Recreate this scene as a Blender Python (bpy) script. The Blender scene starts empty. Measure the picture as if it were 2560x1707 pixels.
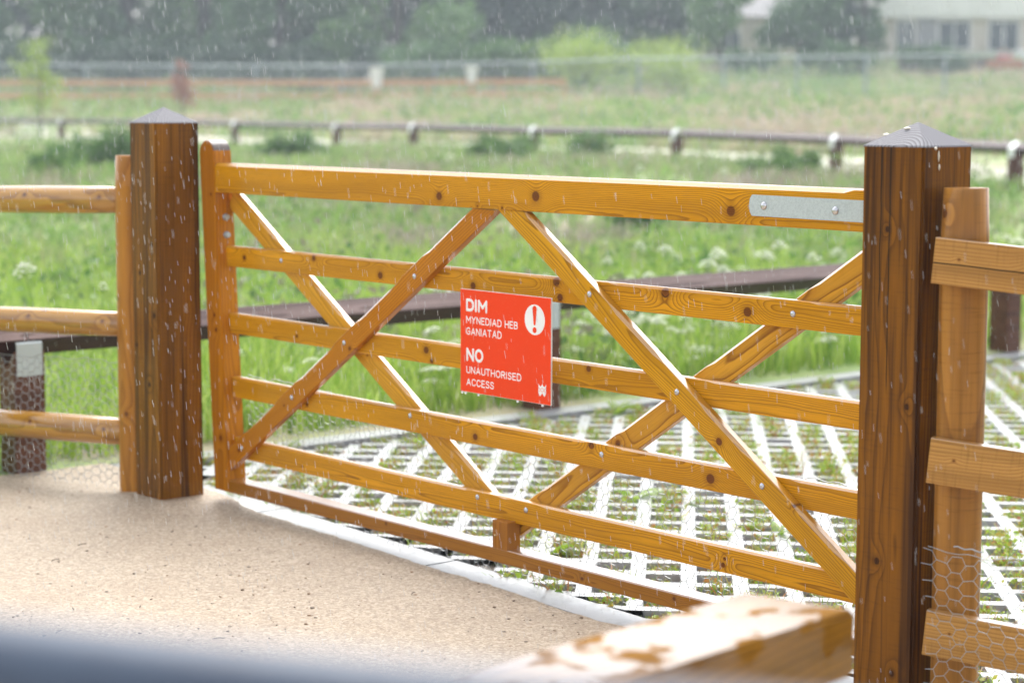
import bpy, bmesh, math, random
import numpy as np
from mathutils import Vector, Matrix, noise as mnoise
random.seed(7); RNG = np.random.default_rng(7)
SC = bpy.context.scene
COL = SC.collection

# ------------------------------------------------------------------ camera
CAM = Vector((3.9717, -3.7891, 1.3718))
FW = Vector((-0.75810, 0.64232, -0.11272)).normalized()
RT = Vector((0.64629, 0.76309, 0.00179)).normalized()
UP = RT.cross(FW).normalized()
cd = bpy.data.cameras.new('camera'); cam = bpy.data.objects.new('camera', cd); COL.objects.link(cam)
M = Matrix((RT, UP, -FW)).transposed().to_4x4(); M.translation = CAM
cam.matrix_world = M
cd.sensor_width = 36.0; cd.lens = 5206.0 / 2560 * 36
cd.clip_start = 0.05; cd.clip_end = 3000
cd.dof.use_dof = True; cd.dof.focus_distance = 5.25; cd.dof.aperture_fstop = 2.9
SC.camera = cam

# ------------------------------------------------------------------ world, sun, exposure
SUN_EL, SUN_AZ = math.radians(52), math.radians(312)
w = bpy.data.worlds.new('World'); SC.world = w; w.use_nodes = True
nt = w.node_tree; nt.nodes.clear()
sky = nt.nodes.new('ShaderNodeTexSky'); sky.sky_type = 'NISHITA'; sky.sun_disc = False
sky.sun_elevation = SUN_EL; sky.sun_rotation = SUN_AZ; sky.air_density = 1.0; sky.dust_density = 3.0
hs = nt.nodes.new('ShaderNodeHueSaturation'); hs.inputs['Saturation'].default_value = 0.22
bg = nt.nodes.new('ShaderNodeBackground'); bg.inputs['Strength'].default_value = 0.15
wo = nt.nodes.new('ShaderNodeOutputWorld')
nt.links.new(sky.outputs[0], hs.inputs['Color']); nt.links.new(hs.outputs[0], bg.inputs['Color']); nt.links.new(bg.outputs[0], wo.inputs['Surface'])
sd = bpy.data.lights.new('sun', 'SUN'); sd.energy = 0.8; sd.angle = math.radians(50); sd.color = (1.0, 0.97, 0.92)
so = bpy.data.objects.new('sun', sd); COL.objects.link(so)
# direction towards the sun: beyond the gate, high up behind thick cloud
sdir = Vector((math.sin(SUN_AZ) * math.cos(SUN_EL), math.cos(SUN_AZ) * math.cos(SUN_EL), math.sin(SUN_EL)))
so.rotation_euler = sdir.to_track_quat('Z', 'Y').to_euler()
SC.view_settings.view_transform = 'Standard'; SC.view_settings.look = 'None'
SC.view_settings.gamma = 1.0; SC.view_settings.exposure = 1.55
SC.cycles.volume_step_rate = 4.0; SC.cycles.volume_max_steps = 64
SC.cycles.transparent_max_bounces = 16

# ------------------------------------------------------------------ helpers
def at(px, py, d):
    """world point at pixel (px,py) of the 2560 wide photo and d metres along the view axis"""
    v = FW + RT * ((px - 1280) / 5206.0) - UP * ((py - 853.5) / 5206.0)
    return CAM + v * d

def tag(o, label=None, cat=None, group=None, kind=None):
    if label: o['label'] = label
    if cat: o['category'] = cat
    if group: o['group'] = group
    if kind: o['kind'] = kind
    return o

def empty(name, loc=(0, 0, 0), rz=0.0):
    o = bpy.data.objects.new(name, None); COL.objects.link(o)
    o.location = loc; o.rotation_euler = (0, 0, rz); o.empty_display_size = .1
    return o

def link(name, me, mat=None, parent=None, loc=None, rot=None):
    o = bpy.data.objects.new(name, me); COL.objects.link(o)
    if mat is not None:
        for m in (mat if isinstance(mat, (list, tuple)) else [mat]): me.materials.append(m)
    if parent is not None: o.parent = parent
    if loc is not None: o.location = loc
    if rot is not None: o.rotation_euler = rot
    return o

def from_arrays(name, V, F, mi=None, smooth=False):
    me = bpy.data.meshes.new(name)
    V = np.asarray(V, dtype=np.float32)
    if isinstance(F, np.ndarray):
        n, k = F.shape
        me.vertices.add(len(V)); me.vertices.foreach_set('co', V.ravel())
        me.loops.add(n * k); me.loops.foreach_set('vertex_index', F.astype(np.int32).ravel())
        me.polygons.add(n); me.polygons.foreach_set('loop_start', np.arange(0, n * k, k, dtype=np.int32))
        me.polygons.foreach_set('loop_total', np.full(n, k, dtype=np.int32))
        if mi is not None: me.polygons.foreach_set('material_index', np.asarray(mi, dtype=np.int32))
        me.update(calc_edges=True); me.validate()
    else:
        me.from_pydata(V.tolist(), [], F)
    if smooth: me.polygons.foreach_set('use_smooth', np.ones(len(me.polygons), dtype=bool))
    return me

def bm_mesh(name, bm, smooth=False, recalc=True):
    if recalc: bmesh.ops.recalc_face_normals(bm, faces=bm.faces)
    me = bpy.data.meshes.new(name); bm.to_mesh(me); bm.free()
    if smooth:
        for p in me.polygons: p.use_smooth = True
    return me

def add_box(bm, x0, x1, y0, y1, z0, z1, bev=0.0):
    r = bmesh.ops.create_cube(bm, size=1.0)
    vs = r['verts']
    for v in vs:
        v.co = Vector(((x0 + x1) / 2 + v.co.x * (x1 - x0), (y0 + y1) / 2 + v.co.y * (y1 - y0), (z0 + z1) / 2 + v.co.z * (z1 - z0)))
    if bev > 0:
        es = list({e for v in vs for e in v.link_edges})
        bmesh.ops.bevel(bm, geom=es, offset=bev, segments=2, affect='EDGES', profile=0.6)

def box(name, x0, x1, y0, y1, z0, z1, mat, parent=None, bev=0.003, loc=None, rot=None):
    bm = bmesh.new(); add_box(bm, x0, x1, y0, y1, z0, z1, bev)
    return link(name, bm_mesh(name, bm), mat, parent, loc, rot)

def tube(pts, r, seg=10, caps=True, rads=None):
    """swept tube arrays (V,F list)"""
    P = [Vector(p) for p in pts]; V = []; F = []
    n = len(P)
    ref = Vector((0, 0, 1))
    for i, p in enumerate(P):
        t = (P[min(i + 1, n - 1)] - P[max(i - 1, 0)]).normalized()
        if abs(t.dot(ref)) > .95: ref = Vector((0, 1, 0)) if abs(t.y) < .9 else Vector((1, 0, 0))
        a = t.cross(ref).normalized(); b = a.cross(t)
        rr = rads[i] if rads else r
        for k in range(seg):
            an = 2 * math.pi * k / seg
            V.append(p + a * math.cos(an) * rr + b * math.sin(an) * rr)
    for i in range(n - 1):
        for k in range(seg):
            k2 = (k + 1) % seg
            F.append((i * seg + k, i * seg + k2, (i + 1) * seg + k2, (i + 1) * seg + k))
    if caps:
        F.append(tuple(range(seg))[::-1]); F.append(tuple((n - 1) * seg + k for k in range(seg)))
    return V, F

def wires(A, B, r):
    """many thin 3-sided bars as one mesh (numpy): A,B (n,3) ends"""
    A = np.asarray(A, float); B = np.asarray(B, float); n = len(A)
    t = B - A; L = np.linalg.norm(t, axis=1, keepdims=True); t = t / np.maximum(L, 1e-9)
    ref = np.where(np.abs(t[:, 2:3]) > .9, np.array([[1., 0, 0]]), np.array([[0, 0, 1.]]))
    a = np.cross(t, ref); a /= np.linalg.norm(a, axis=1, keepdims=True); b = np.cross(t, a)
    r = np.broadcast_to(np.asarray(r, float).reshape(-1, 1), (n, 1))
    V = np.zeros((n, 6, 3))
    for k in range(3):
        o = (a * math.cos(k * 2.0944) + b * math.sin(k * 2.0944)) * r
        V[:, k] = A + o - t * r * .5; V[:, 3 + k] = B + o + t * r * .5
    base = (np.arange(n) * 6)[:, None]
    F = np.concatenate([base + np.array([[k, (k + 1) % 3, 3 + (k + 1) % 3, 3 + k]]) for k in range(3)], 0)
    return V.reshape(-1, 3), F

# ------------------------------------------------------------------ materials
def new_mat(name):
    m = bpy.data.materials.new(name); m.use_nodes = True
    nt = m.node_tree; nt.nodes.clear()
    out = nt.nodes.new('ShaderNodeOutputMaterial')
    b = nt.nodes.new('ShaderNodeBsdfPrincipled'); nt.links.new(b.outputs[0], out.inputs[0])
    return m, nt, b

class NB:
    """tiny node builder"""
    def __init__(s, nt): s.nt = nt
    def math(s, op, a, b=None, c=None, clamp=False):
        n = s.nt.nodes.new('ShaderNodeMath'); n.operation = op; n.use_clamp = clamp
        for i, v in enumerate((a, b, c)):
            if v is None: continue
            if hasattr(v, 'is_output'): s.nt.links.new(v, n.inputs[i])
            else: n.inputs[i].default_value = v
        return n.outputs[0]
    def comb(s, x, y, z):
        n = s.nt.nodes.new('ShaderNodeCombineXYZ')
        for i, v in enumerate((x, y, z)):
            if hasattr(v, 'is_output'): s.nt.links.new(v, n.inputs[i])
            else: n.inputs[i].default_value = v
        return n.outputs[0]
    def noise(s, vec, scale=1.0, detail=2.0, rough=.5, out='Fac'):
        n = s.nt.nodes.new('ShaderNodeTexNoise'); n.inputs['Scale'].default_value = scale
        n.inputs['Detail'].default_value = detail; n.inputs['Roughness'].default_value = rough
        if vec is not None: s.nt.links.new(vec, n.inputs['Vector'])
        return n.outputs[out]
    def voro(s, vec, scale, out='Distance'):
        n = s.nt.nodes.new('ShaderNodeTexVoronoi'); n.inputs['Scale'].default_value = scale
        if vec is not None: s.nt.links.new(vec, n.inputs['Vector'])
        return n.outputs[out]
    def ramp(s, fac, stops, interp='LINEAR'):
        n = s.nt.nodes.new('ShaderNodeValToRGB'); n.color_ramp.interpolation = interp
        e = n.color_ramp.elements
        while len(e) < len(stops): e.new(.5)
        for i, (p, c) in enumerate(stops):
            e[i].position = p; e[i].color = (*c, 1) if len(c) == 3 else c
        s.nt.links.new(fac, n.inputs[0]); return n.outputs[0]
    def mix(s, fac, a, b, mode='MIX'):
        n = s.nt.nodes.new('ShaderNodeMix'); n.data_type = 'RGBA'; n.blend_type = mode
        for i, v in ((0, fac), (6, a), (7, b)):
            if hasattr(v, 'is_output'): s.nt.links.new(v, n.inputs[i])
            else: n.inputs[i].default_value = v if i == 0 else (*v, 1)
        return n.outputs[2]
    def bump(s, h, strength, dist, bsdf, coat=False):
        n = s.nt.nodes.new('ShaderNodeBump'); n.inputs['Strength'].default_value = strength
        n.inputs['Distance'].default_value = dist; s.nt.links.new(h, n.inputs['Height'])
        s.nt.links.new(n.outputs[0], bsdf.inputs['Normal'])
        if coat: s.nt.links.new(n.outputs[0], bsdf.inputs['Coat Normal'])
    def coords(s, kind='Object'):
        n = s.nt.nodes.new('ShaderNodeTexCoord'); return n.outputs[kind]
    def sep(s, v):
        n = s.nt.nodes.new('ShaderNodeSeparateXYZ'); s.nt.links.new(v, n.inputs[0]); return n.outputs
    def mapr(s, v, a, b, c=0., d=1., smooth=True):
        n = s.nt.nodes.new('ShaderNodeMapRange'); n.interpolation_type = 'SMOOTHSTEP' if smooth else 'LINEAR'
        s.nt.links.new(v, n.inputs[0])
        for i, x in enumerate((a, b, c, d)): n.inputs[i + 1].default_value = x
        return n.outputs[0]

def mul(c, k): return tuple(x * k for x in c)

def wood(name, light=(.50, .215, .012), dark=(.20, .062, .004), knots=(), axis='x', ring=.0044, pith=(-.020, -.012),
         warp=.009, seed=0.0, rough=.42, coat=.6, coat_rough=.13, contrast=.80, streak=0.0, streak_col=(.035, .012, .004),
         cracks=(), gray=None, dry=None, blotch=.38, coat_ior=1.34, wander=.05):
    """sawn softwood: growth rings cut by the board, bent round knots; axis = board length (object space)"""
    m, nt, b = new_mat(name); N = NB(nt)
    X, Y, Z = N.sep(N.coords('Object'))
    if axis == 'x': L, D, W = X, Y, Z
    elif axis == 'z': L, D, W = Z, Y, X
    else: L, D, W = Y, Z, X
    Ls = N.math('ADD', L, seed * 3.17)
    v1 = N.comb(N.math('MULTIPLY', Ls, 1.5), N.math('MULTIPLY', D, 7.), N.math('MULTIPLY', W, 7.))
    n1 = N.noise(v1, 1.0, 3.0, .45)
    v2 = N.comb(N.math('MULTIPLY', Ls, 9.), N.math('MULTIPLY', D, 25.), N.math('MULTIPLY', W, 25.))
    n2 = N.noise(v2, 1.0, 2.0)
    wand = N.noise(N.comb(N.math('MULTIPLY', Ls, .9), seed * 2.1, 4.), 1.0, 2.0, .5)
    wand2 = N.noise(N.comb(N.math('MULTIPLY', Ls, .8), seed * 1.3, 9.), 1.0, 1.0, .5)
    d = N.math('SUBTRACT', N.math('SUBTRACT', D, pith[0]), N.math('MULTIPLY', N.math('SUBTRACT', wand2, .5), wander * .6))
    ww = N.math('SUBTRACT', N.math('SUBTRACT', W, pith[1]), N.math('MULTIPLY', N.math('SUBTRACT', wand, .5), wander * 1.6))
    r = N.math('SQRT', N.math('ADD', N.math('MULTIPLY', d, d), N.math('MULTIPLY', ww, ww)))
    r = N.math('ADD', r, N.math('MULTIPLY', N.math('SUBTRACT', n1, .5), warp * 2))
    r = N.math('ADD', r, N.math('MULTIPLY', N.math('SUBTRACT', n2, .5), .0025))
    kmask = None; khalo = None
    for (kl, kw, kr) in knots:
        a = N.math('SUBTRACT', L, kl); c = N.math('SUBTRACT', W, kw)
        a2 = N.math('MULTIPLY', a, a); c2 = N.math('MULTIPLY', c, c)
        g = N.math('EXPONENT', N.math('MULTIPLY', N.math('ADD', N.math('MULTIPLY', a2, .45), c2), -1 / (2.2 * kr) ** 2))
        r = N.math('ADD', r, N.math('MULTIPLY', g, 1.5 * kr))
        dist = N.math('SQRT', N.math('ADD', N.math('MULTIPLY', a2, .8), c2))
        dist = N.math('ADD', dist, N.math('MULTIPLY', N.math('SUBTRACT', n2, .5), .25 * kr))
        k = N.mapr(dist, kr * .62, kr * .85, 1, 0); h = N.mapr(dist, kr * .7, kr * 1.9, 1, 0)
        kmask = k if kmask is None else N.math('MAXIMUM', kmask, k)
        khalo = h if khalo is None else N.math('MAXIMUM', khalo, h)
    f = N.math('FRACT', N.math('DIVIDE', r, ring))
    mid = tuple(light[i] * .72 + dark[i] * .28 for i in range(3))
    lt = mul(light, 1.08)
    dk = tuple(max(.0005, light[i] * (1 - contrast * .9) + dark[i] * contrast * .9) for i in range(3))
    col = N.ramp(f, [(0, lt), (.45, light), (.74, mid), (.88, dk), (.93, dk), (1.0, lt)])
    # broad tone change and fine fibre
    v3 = N.comb(N.math('MULTIPLY', Ls, 1.1), N.math('MULTIPLY', D, 9.), N.math('MULTIPLY', W, 14.))
    n3 = N.noise(v3, 1.0, 3.0)
    col = N.mix(N.mapr(n3, .36, .72, 0, blotch * 1.6), col, tuple(light[i] * .45 + dark[i] * .5 for i in range(3)))
    v4 = N.comb(N.math('MULTIPLY', Ls, 14.), N.math('MULTIPLY', D, 420.), N.math('MULTIPLY', W, 420.))
    n4 = N.noise(v4, 1.0, 2.0)
    col = N.mix(N.mapr(n4, .42, .8, 0, .38), col, dk)
    if streak > 0:
        v5 = N.comb(N.math('MULTIPLY', Ls, .7), N.math('MULTIPLY', D, 30.), N.math('MULTIPLY', W, 30.))
        n5 = N.noise(v5, 1.0, 4.0, .6)
        col = N.mix(N.mapr(n5, .44, .68, 0, streak), col, streak_col)
        v6 = N.comb(N.math('MULTIPLY', Ls, 2.), N.math('MULTIPLY', D, 110.), N.math('MULTIPLY', W, 110.))
        col = N.mix(N.mapr(N.noise(v6, 1.0, 3.0), .5, .75, 0, streak * .6), col, streak_col)
        # fine cross saw marks
        v7 = N.comb(N.math('MULTIPLY', Ls, 160.), N.math('MULTIPLY', D, 12.), N.math('MULTIPLY', W, 12.))
        col = N.mix(N.mapr(N.noise(v7, 1.0, 1.0), .55, .8, 0, .22), col, streak_col)
    if kmask is not None:
        col = N.mix(N.math('MULTIPLY', khalo, .34), col, mul(dark, 1.2))
        kc = N.ramp(N.math('FRACT', N.math('DIVIDE', r, .0028)), [(0, mul(dark, 1.3)), (.6, mul(dark, .9)), (1, mul(dark, .45))])
        col = N.mix(kmask, col, kc)
    for (cw, amp, l0) in cracks:
        wob = N.math('MULTIPLY', N.math('SUBTRACT', N.noise(N.comb(N.math('MULTIPLY', Ls, 5.), 0., 0.), 1.0, 2.0), .5), amp)
        dd = N.math('ABSOLUTE', N.math('SUBTRACT', N.math('SUBTRACT', W, cw), wob))
        mk = N.math('MULTIPLY', N.mapr(dd, .0008, .0022, 1, 0), N.mapr(L, l0, l0 + .05, 0, 1))
        col = N.mix(N.math('MULTIPLY', mk, .92), col, (.012, .006, .003))
    if gray is not None:
        col = gray(N, col, f, L, D, W)
    nt.links.new(col, b.inputs['Base Color'])
    b.inputs['Roughness'].default_value = rough
    b.inputs['IOR'].default_value = 1.4; b.inputs['Specular IOR Level'].default_value = .06
    b.inputs['Coat Weight'].default_value = coat; b.inputs['Coat Roughness'].default_value = coat_rough
    b.inputs['Coat IOR'].default_value = coat_ior
    if dry is not None:
        nd = N.noise(N.coords('Object'), dry[0], 3.0, .6)
        wet = N.mapr(nd, dry[1], dry[1] + .05, 1, 0)
        nt.links.new(N.math('MULTIPLY', wet, coat), b.inputs['Coat Weight'])
        nt.links.new(N.mapr(wet, 0, 1, .75, rough), b.inputs['Roughness'])
    h = N.math('ADD', N.math('MULTIPLY', n4, .5), N.math('MULTIPLY', f, .35))
    N.bump(h, .25, .0012, b)
    return m

def simple(name, col, rough=.5, metal=0.0, coat=0.0, nscale=0, ncol=None, bump=0.0, spec=.5, coat_rough=.05, bdist=.002):
    m, nt, b = new_mat(name); N = NB(nt)
    if nscale:
        n = N.noise(N.coords('Object'), nscale, 4.0, .6)
        nt.links.new(N.mix(N.mapr(n, .38, .66), col, ncol or mul(col, .7)), b.inputs['Base Color'])
        if bump: N.bump(n, bump, bdist, b)
    else: b.inputs['Base Color'].default_value = (*col, 1)
    b.inputs['Roughness'].default_value = rough; b.inputs['Metallic'].default_value = metal
    b.inputs['Coat Weight'].default_value = coat; b.inputs['Coat Roughness'].default_value = coat_rough
    b.inputs['Specular IOR Level'].default_value = spec
    return m

def leafmat(name, cols, transl=.35, rough=.5, patch=None):
    """foliage: colour varies leaf by leaf and in patches"""
    m, nt, b = new_mat(name); N = NB(nt)
    g = nt.nodes.new('ShaderNodeNewGeometry')
    c = N.ramp(g.outputs['Random Per Island'], [(i / max(1, len(cols) - 1), k) for i, k in enumerate(cols)])
    if patch:
        n = N.noise(g.outputs['Position'], patch[0], 3.0)
        c = N.mix(N.mapr(n, patch[1], patch[1] + .14), c, patch[2])
    nt.links.new(c, b.inputs['Base Color']); b.inputs['Roughness'].default_value = rough
    t = nt.nodes.new('ShaderNodeBsdfTranslucent'); nt.links.new(c, t.inputs[0])
    mx = nt.nodes.new('ShaderNodeMixShader'); mx.inputs[0].default_value = transl
    out = [n for n in nt.nodes if n.type == 'OUTPUT_MATERIAL'][0]
    nt.links.new(b.outputs[0], mx.inputs[1]); nt.links.new(t.outputs[0], mx.inputs[2]); nt.links.new(mx.outputs[0], out.inputs[0])
    return m

GOLD = (.66, .298, .002); GOLDD = (.15, .040, .001)
BROWN = (.27, .108, .006); BROWND = (.045, .014, .002)
galv = simple('galvanised_steel', (.55, .60, .61), .38, .55, .35, 60, (.44, .49, .51), .1)
boltm = simple('bolt_zinc', (.62, .62, .64), .22, .9, .4, 90, (.5, .5, .52))
wirem = simple('wire_zinc', (.36, .38, .39), .45, .3, .1)

# ------------------------------------------------------------------ planks with stopped chamfers
def plank(name, L0, L1, y0, y1, w0, w1, mat, parent, cham=.007, stops=(), loc=(0, 0, 0), rot=(0, 0, 0), end0=None, end1=None, sw=.055):
    """board along local x, front face y0, top face w1; the upper front arris is chamfered except round the stops"""
    bnd = {L0, L1}
    for s in stops:
        for k in (-1.6, -1.2, -1, -.95, .95, 1, 1.2, 1.6): 
            t = s + k * sw
            if L0 < t < L1: bnd.add(t)
    n = max(2, int((L1 - L0) / .15))
    for i in range(n): bnd.add(L0 + (L1 - L0) * i / n)
    g0 = abs(end0[1]) + .012 if end0 and end0[1] else 0; g1 = abs(end1[0]) + .012 if end1 and end1[0] else 0
    xs = [v for v in sorted(bnd) if v in (L0, L1) or (L0 + g0 < v < L1 - g1)]; V = []; F = []
    e = .0018
    for i, x in enumerate(xs):
        c = cham
        for s in stops:
            t = abs(x - s) / sw
            if t < 1.6: c = min(c, e + (cham - e) * max(0., (t - 1.) / .6))
        x0 = x1 = x
        if i == 0 and end0: x0, x1 = x + end0[0], x + end0[1]           # slanted end cut (bottom, top)
        if i == len(xs) - 1 and end1: x0, x1 = x + end1[0], x + end1[1]
        for (yy, zz) in ((y0 + c, w1), (y1 - e, w1), (y1, w1 - e), (y1, w0 + e), (y1 - e, w0), (y0 + e, w0), (y0, w0 + e), (y0, w1 - c)):
            k = (zz - w0) / (w1 - w0); V.append((x0 + (x1 - x0) * k, yy, zz))
    for i in range(len(xs) - 1):
        for k in range(8):
            k2 = (k + 1) % 8; F.append((i * 8 + k, i * 8 + k2, i * 8 + 8 + k2, i * 8 + 8 + k))
    F.append(tuple(range(8))[::-1]); F.append(tuple((len(xs) - 1) * 8 + k for k in range(8)))
    me = bpy.data.meshes.new(name); me.from_pydata(V, [], F)
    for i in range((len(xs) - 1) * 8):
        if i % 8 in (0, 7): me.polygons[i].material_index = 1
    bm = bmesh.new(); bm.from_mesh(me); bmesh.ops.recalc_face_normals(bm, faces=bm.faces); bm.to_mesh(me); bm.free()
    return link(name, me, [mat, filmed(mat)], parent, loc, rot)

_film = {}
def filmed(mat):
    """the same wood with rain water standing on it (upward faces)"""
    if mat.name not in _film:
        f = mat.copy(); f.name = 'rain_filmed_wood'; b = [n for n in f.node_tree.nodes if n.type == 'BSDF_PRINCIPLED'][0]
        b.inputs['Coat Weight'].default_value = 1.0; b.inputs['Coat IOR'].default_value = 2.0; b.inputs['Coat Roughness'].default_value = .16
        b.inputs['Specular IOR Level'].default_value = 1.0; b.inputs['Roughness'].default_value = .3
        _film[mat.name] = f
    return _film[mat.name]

def bolt(parent, x, y, z, r=.0085, ny=-1, name='bolt', mat=None, axis='y'):
    bm = bmesh.new(); bmesh.ops.create_uvsphere(bm, u_segments=20, v_segments=12, radius=1)
    for v in bm.verts: v.co = Vector((v.co.x * r, v.co.y * r * .55, v.co.z * r))
    rr = bmesh.ops.create_cone(bm, cap_ends=True, segments=20, radius1=r * 1.04, radius2=r * 1.04, depth=.0016)
    for v in rr['verts']: v.co = Vector((v.co.x, v.co.z - .0004, v.co.y))
    me = bm_mesh(name, bm, True)
    return link(name, me, mat or boltm, parent, (x, y, z), (0, 0, math.pi / 2) if axis == 'x' else None)

# ------------------------------------------------------------------ the gate
gate = empty('field_gate', (-.6, 0, .05))
tag(gate, 'golden stained five bar timber field gate with crossed braces between two brown posts', 'gate')
GI = -Vector(gate.location)
def gp(o):  # parts are written in world coordinates
    o.location = Vector(o.location) + GI; return o
XE = .905
Z5, Z4, Z3, Z2 = (.176, .246), (.3825, .4525), (.600, .669), (.827, .897)
# crossing points of rails and braces
cr = {2: (-.955, -1.72, -.191, .529), 3: (-1.297, -1.353, .149, .177), 4: (-1.624, -1.0, .473, -.16), 5: (-1.937, -.664, .783, -.48)}
front = {2: (-.955, -.191), 3: (-1.297, .149), 4: (-1.624, .473), 5: (-1.937, .783)}

def gw(i, knots, **k):
    a = dict(light=GOLD, dark=GOLDD, knots=knots, seed=i * 1.7 + .3); a.update(k)
    return wood('golden_pine_%d' % i if False else 'golden_pine', **a)

# top rail (local origin at its left end so grain is in board coordinates)
def board(nm, x0, x1, y0, y1, z, mat, stops=(), cham=.007, parent=gate, **k):
    zc = (z[0] + z[1]) / 2
    xo = 0.0
    o = plank(nm, x0, x1, y0, y1, z[0] - zc, z[1] - zc, mat, parent, cham, stops, (0, 0, zc), **k)
    return gp(o)
board('top_rail', -2.052, XE, 0, .07, (1.077, 1.1755),
      gw(1, [(-.832, -.020, .0165), (-.400, -.006, .0195), (.346, -.017, .018), (-.655, -.042, .004), (-.545, -.044, .004), ], pith=(-.025, -.045), wander=.03), (.80,), .0095)
rk = {2: [(-1.928, 0, .011), (-1.522, .022, .013), (-1.166, -.011, .0145), (-.714, -.013, .015), (-.348, .022, .017), (-.332, -.02, .014), (.083, .022, .018), (.378, -.006, .016)],
      3: [(-1.622, -.011, .008), (-.937, .006, .0145), (-.91, -.025, .01), (-.213, .02, .012)],
      4: [(-1.567, -.012, .009), (-.704, -.012, .014), (-.2, .026, .013), (.256, -.003, .017)],
      5: [(.305, -.015, .009), (.31, .002, .006)]}
pit = {2: (.008, .012), 3: (.004, -.024), 4: (.012, .026), 5: (.010, -.012)}
for i, z in ((2, Z2), (3, Z3), (4, Z4), (5, Z5)):
    board('rail', -2.07 + .015 * (i - 2), XE, .032, .056, z, gw(i, rk[i], pith=pit[i]), cr[i], .006)
board('bottom_rail', -1.994, XE, 0, .062, (.0585, .101),
      gw(6, [(-1.1, .01, .006), (-.2, -.004, .006), (.16, .006, .007)], light=(.34, .132, .008), dark=(.14, .040, .003), ring=.004, contrast=.6, blotch=.2, coat=1.0), (-.55,), .0035)

def brace(nm, p0, p1, y0, y1, wd, mat, stops, e0=0., e1=0., cham=.008, sw=.06):
    a = Vector((p0[0], 0, p0[1])); c = Vector((p1[0], 0, p1[1])); d = c - a; Ln = d.length
    ang = math.atan2(d.z, d.x)
    st = [((s[0] - a.x) * d.x + (s[1] - a.z) * d.z) / Ln for s in stops]
    o = plank(nm, 0, Ln, y0, y1, -wd / 2, wd / 2, mat, gate, cham, st, a, (0, -ang, 0), end0=e0, end1=e1, sw=sw)
    return gp(o)
zc = {2: .862, 3: .635, 4: .418, 5: .211}
# left front brace "/", right front brace "\", left rear brace "\", right rear brace "/"
fl0, fl1 = (-2.00, .169), (-.62, 1.085)
tn = .0 
brace('brace', (-2.02, .156), (-.634, 1.076), .006, .032, .067,
      gw(11, [(.86, -.02, .009), (.43, .0, .005), (.10, .0, .009)], light=(.50, .180, .002), dark=(.16, .040, .001), ring=.0075, contrast=.7, pith=(.03, .05)),
      [(cr[i][0], zc[i]) for i in (2, 3, 4, 5)], (.0, .0), (.046, -.05), sw=.06)
brace('brace', (-.515, 1.0775), (.80, .1995), .006, .032, .066,
      gw(12, [(.995, -.005, .013), (1.28, .03, .006)], ring=.005, light=(.64, .31, .004), pith=(-.03, .03)),
      [(0, 0)] and [(-.56, 1.1)] + [(cr[i][2], zc[i]) for i in (2, 3, 4, 5)], (-.055, .055), (0, 0), sw=.075)
brace('brace', (-2.04, 1.057), (-.64, .196), .056, .080, .069,
      gw(13, [(.35, .0, .008), (.9, .01, .006)], light=(.66, .33, .02), dark=(.27, .10, .004), pith=(-.04, .03)),
      [(cr[i][1], zc[i]) for i in (2, 3, 4, 5)], (0, 0), (0, 0))
brace('brace', (-.60, .133), (.84, 1.063), .056, .080, .073,
      gw(14, [(.16, .0, .010), (.58, .012, .013), (.98, -.02, .008)], light=(.62, .30, .02), dark=(.20, .06, .003), ring=.0075, contrast=.95, pith=(-.028, .006), warp=.02),
      [(cr[i][3], zc[i]) for i in (2, 3, 4, 5)], (0, 0), (0, 0))
# strut
o = box('strut', -.0325, .0325, 0, .05, -.0415, .041, gw(15, [], light=(.36, .135, .012), dark=(.14, .04, .004), axis='z', ring=.005, contrast=.5, pith=(.1, .03)), gate, .0015, (-.5535, 0, .1405)); gp(o)
gp(bolt(gate, -.575, -.0005, .137, .0032, mat=simple('brass', (.75, .62, .35), .25, 1.0)))
# leaning slam stile with arched head
bm = bmesh.new()
def stile_x(z): return -2.0775 - .0605 * z
ring0 = []
prof = [(0.0, .0585)] + [(0.0, z) for z in (.3, .6, .9, 1.2)]
outl = []
for z in (.0585, .3, .6, .9, 1.206): outl.append((stile_x(z), z))
for k in range(1, 12):
    a = math.pi * (1 - k / 12); outl.append((stile_x(1.206) + .0455 + .0455 * math.cos(a), 1.206 + .045 * math.sin(a)))
for z in (1.206, .9, .6, .3, .0585): outl.append((stile_x(z) + .091, z))
fv = [bm.verts.new((x, 0, z)) for x, z in outl]; bv = [bm.verts.new((x, .07, z)) for x, z in outl]
bm.faces.new(fv); bm.faces.new(bv[::-1]); n = len(fv)
for k in range(n):
    bm.faces.new((fv[k], bv[k], bv[(k + 1) % n], fv[(k + 1) % n]))
bmesh.ops.recalc_face_normals(bm, faces=bm.faces)
es = [e for e in bm.edges if (e.verts[0].co.y == e.verts[1].co.y)]
bmesh.ops.bevel(bm, geom=es, offset=.0025, segments=2, affect='EDGES')
for v in bm.verts: v.co.x += 2.06
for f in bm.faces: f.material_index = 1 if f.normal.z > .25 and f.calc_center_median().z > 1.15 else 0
me = bm_mesh('stile', bm)
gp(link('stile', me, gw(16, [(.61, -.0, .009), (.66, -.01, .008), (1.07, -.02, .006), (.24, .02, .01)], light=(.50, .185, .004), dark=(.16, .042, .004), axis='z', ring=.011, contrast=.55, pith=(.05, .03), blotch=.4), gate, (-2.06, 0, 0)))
gate.children[-1] if False else [o for o in COL.objects if o.name == 'stile'][0].data.materials.append(simple('stile_end_grain', (.15, .115, .105), .5, 0, .4, 30, (.10, .075, .07)))
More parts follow.
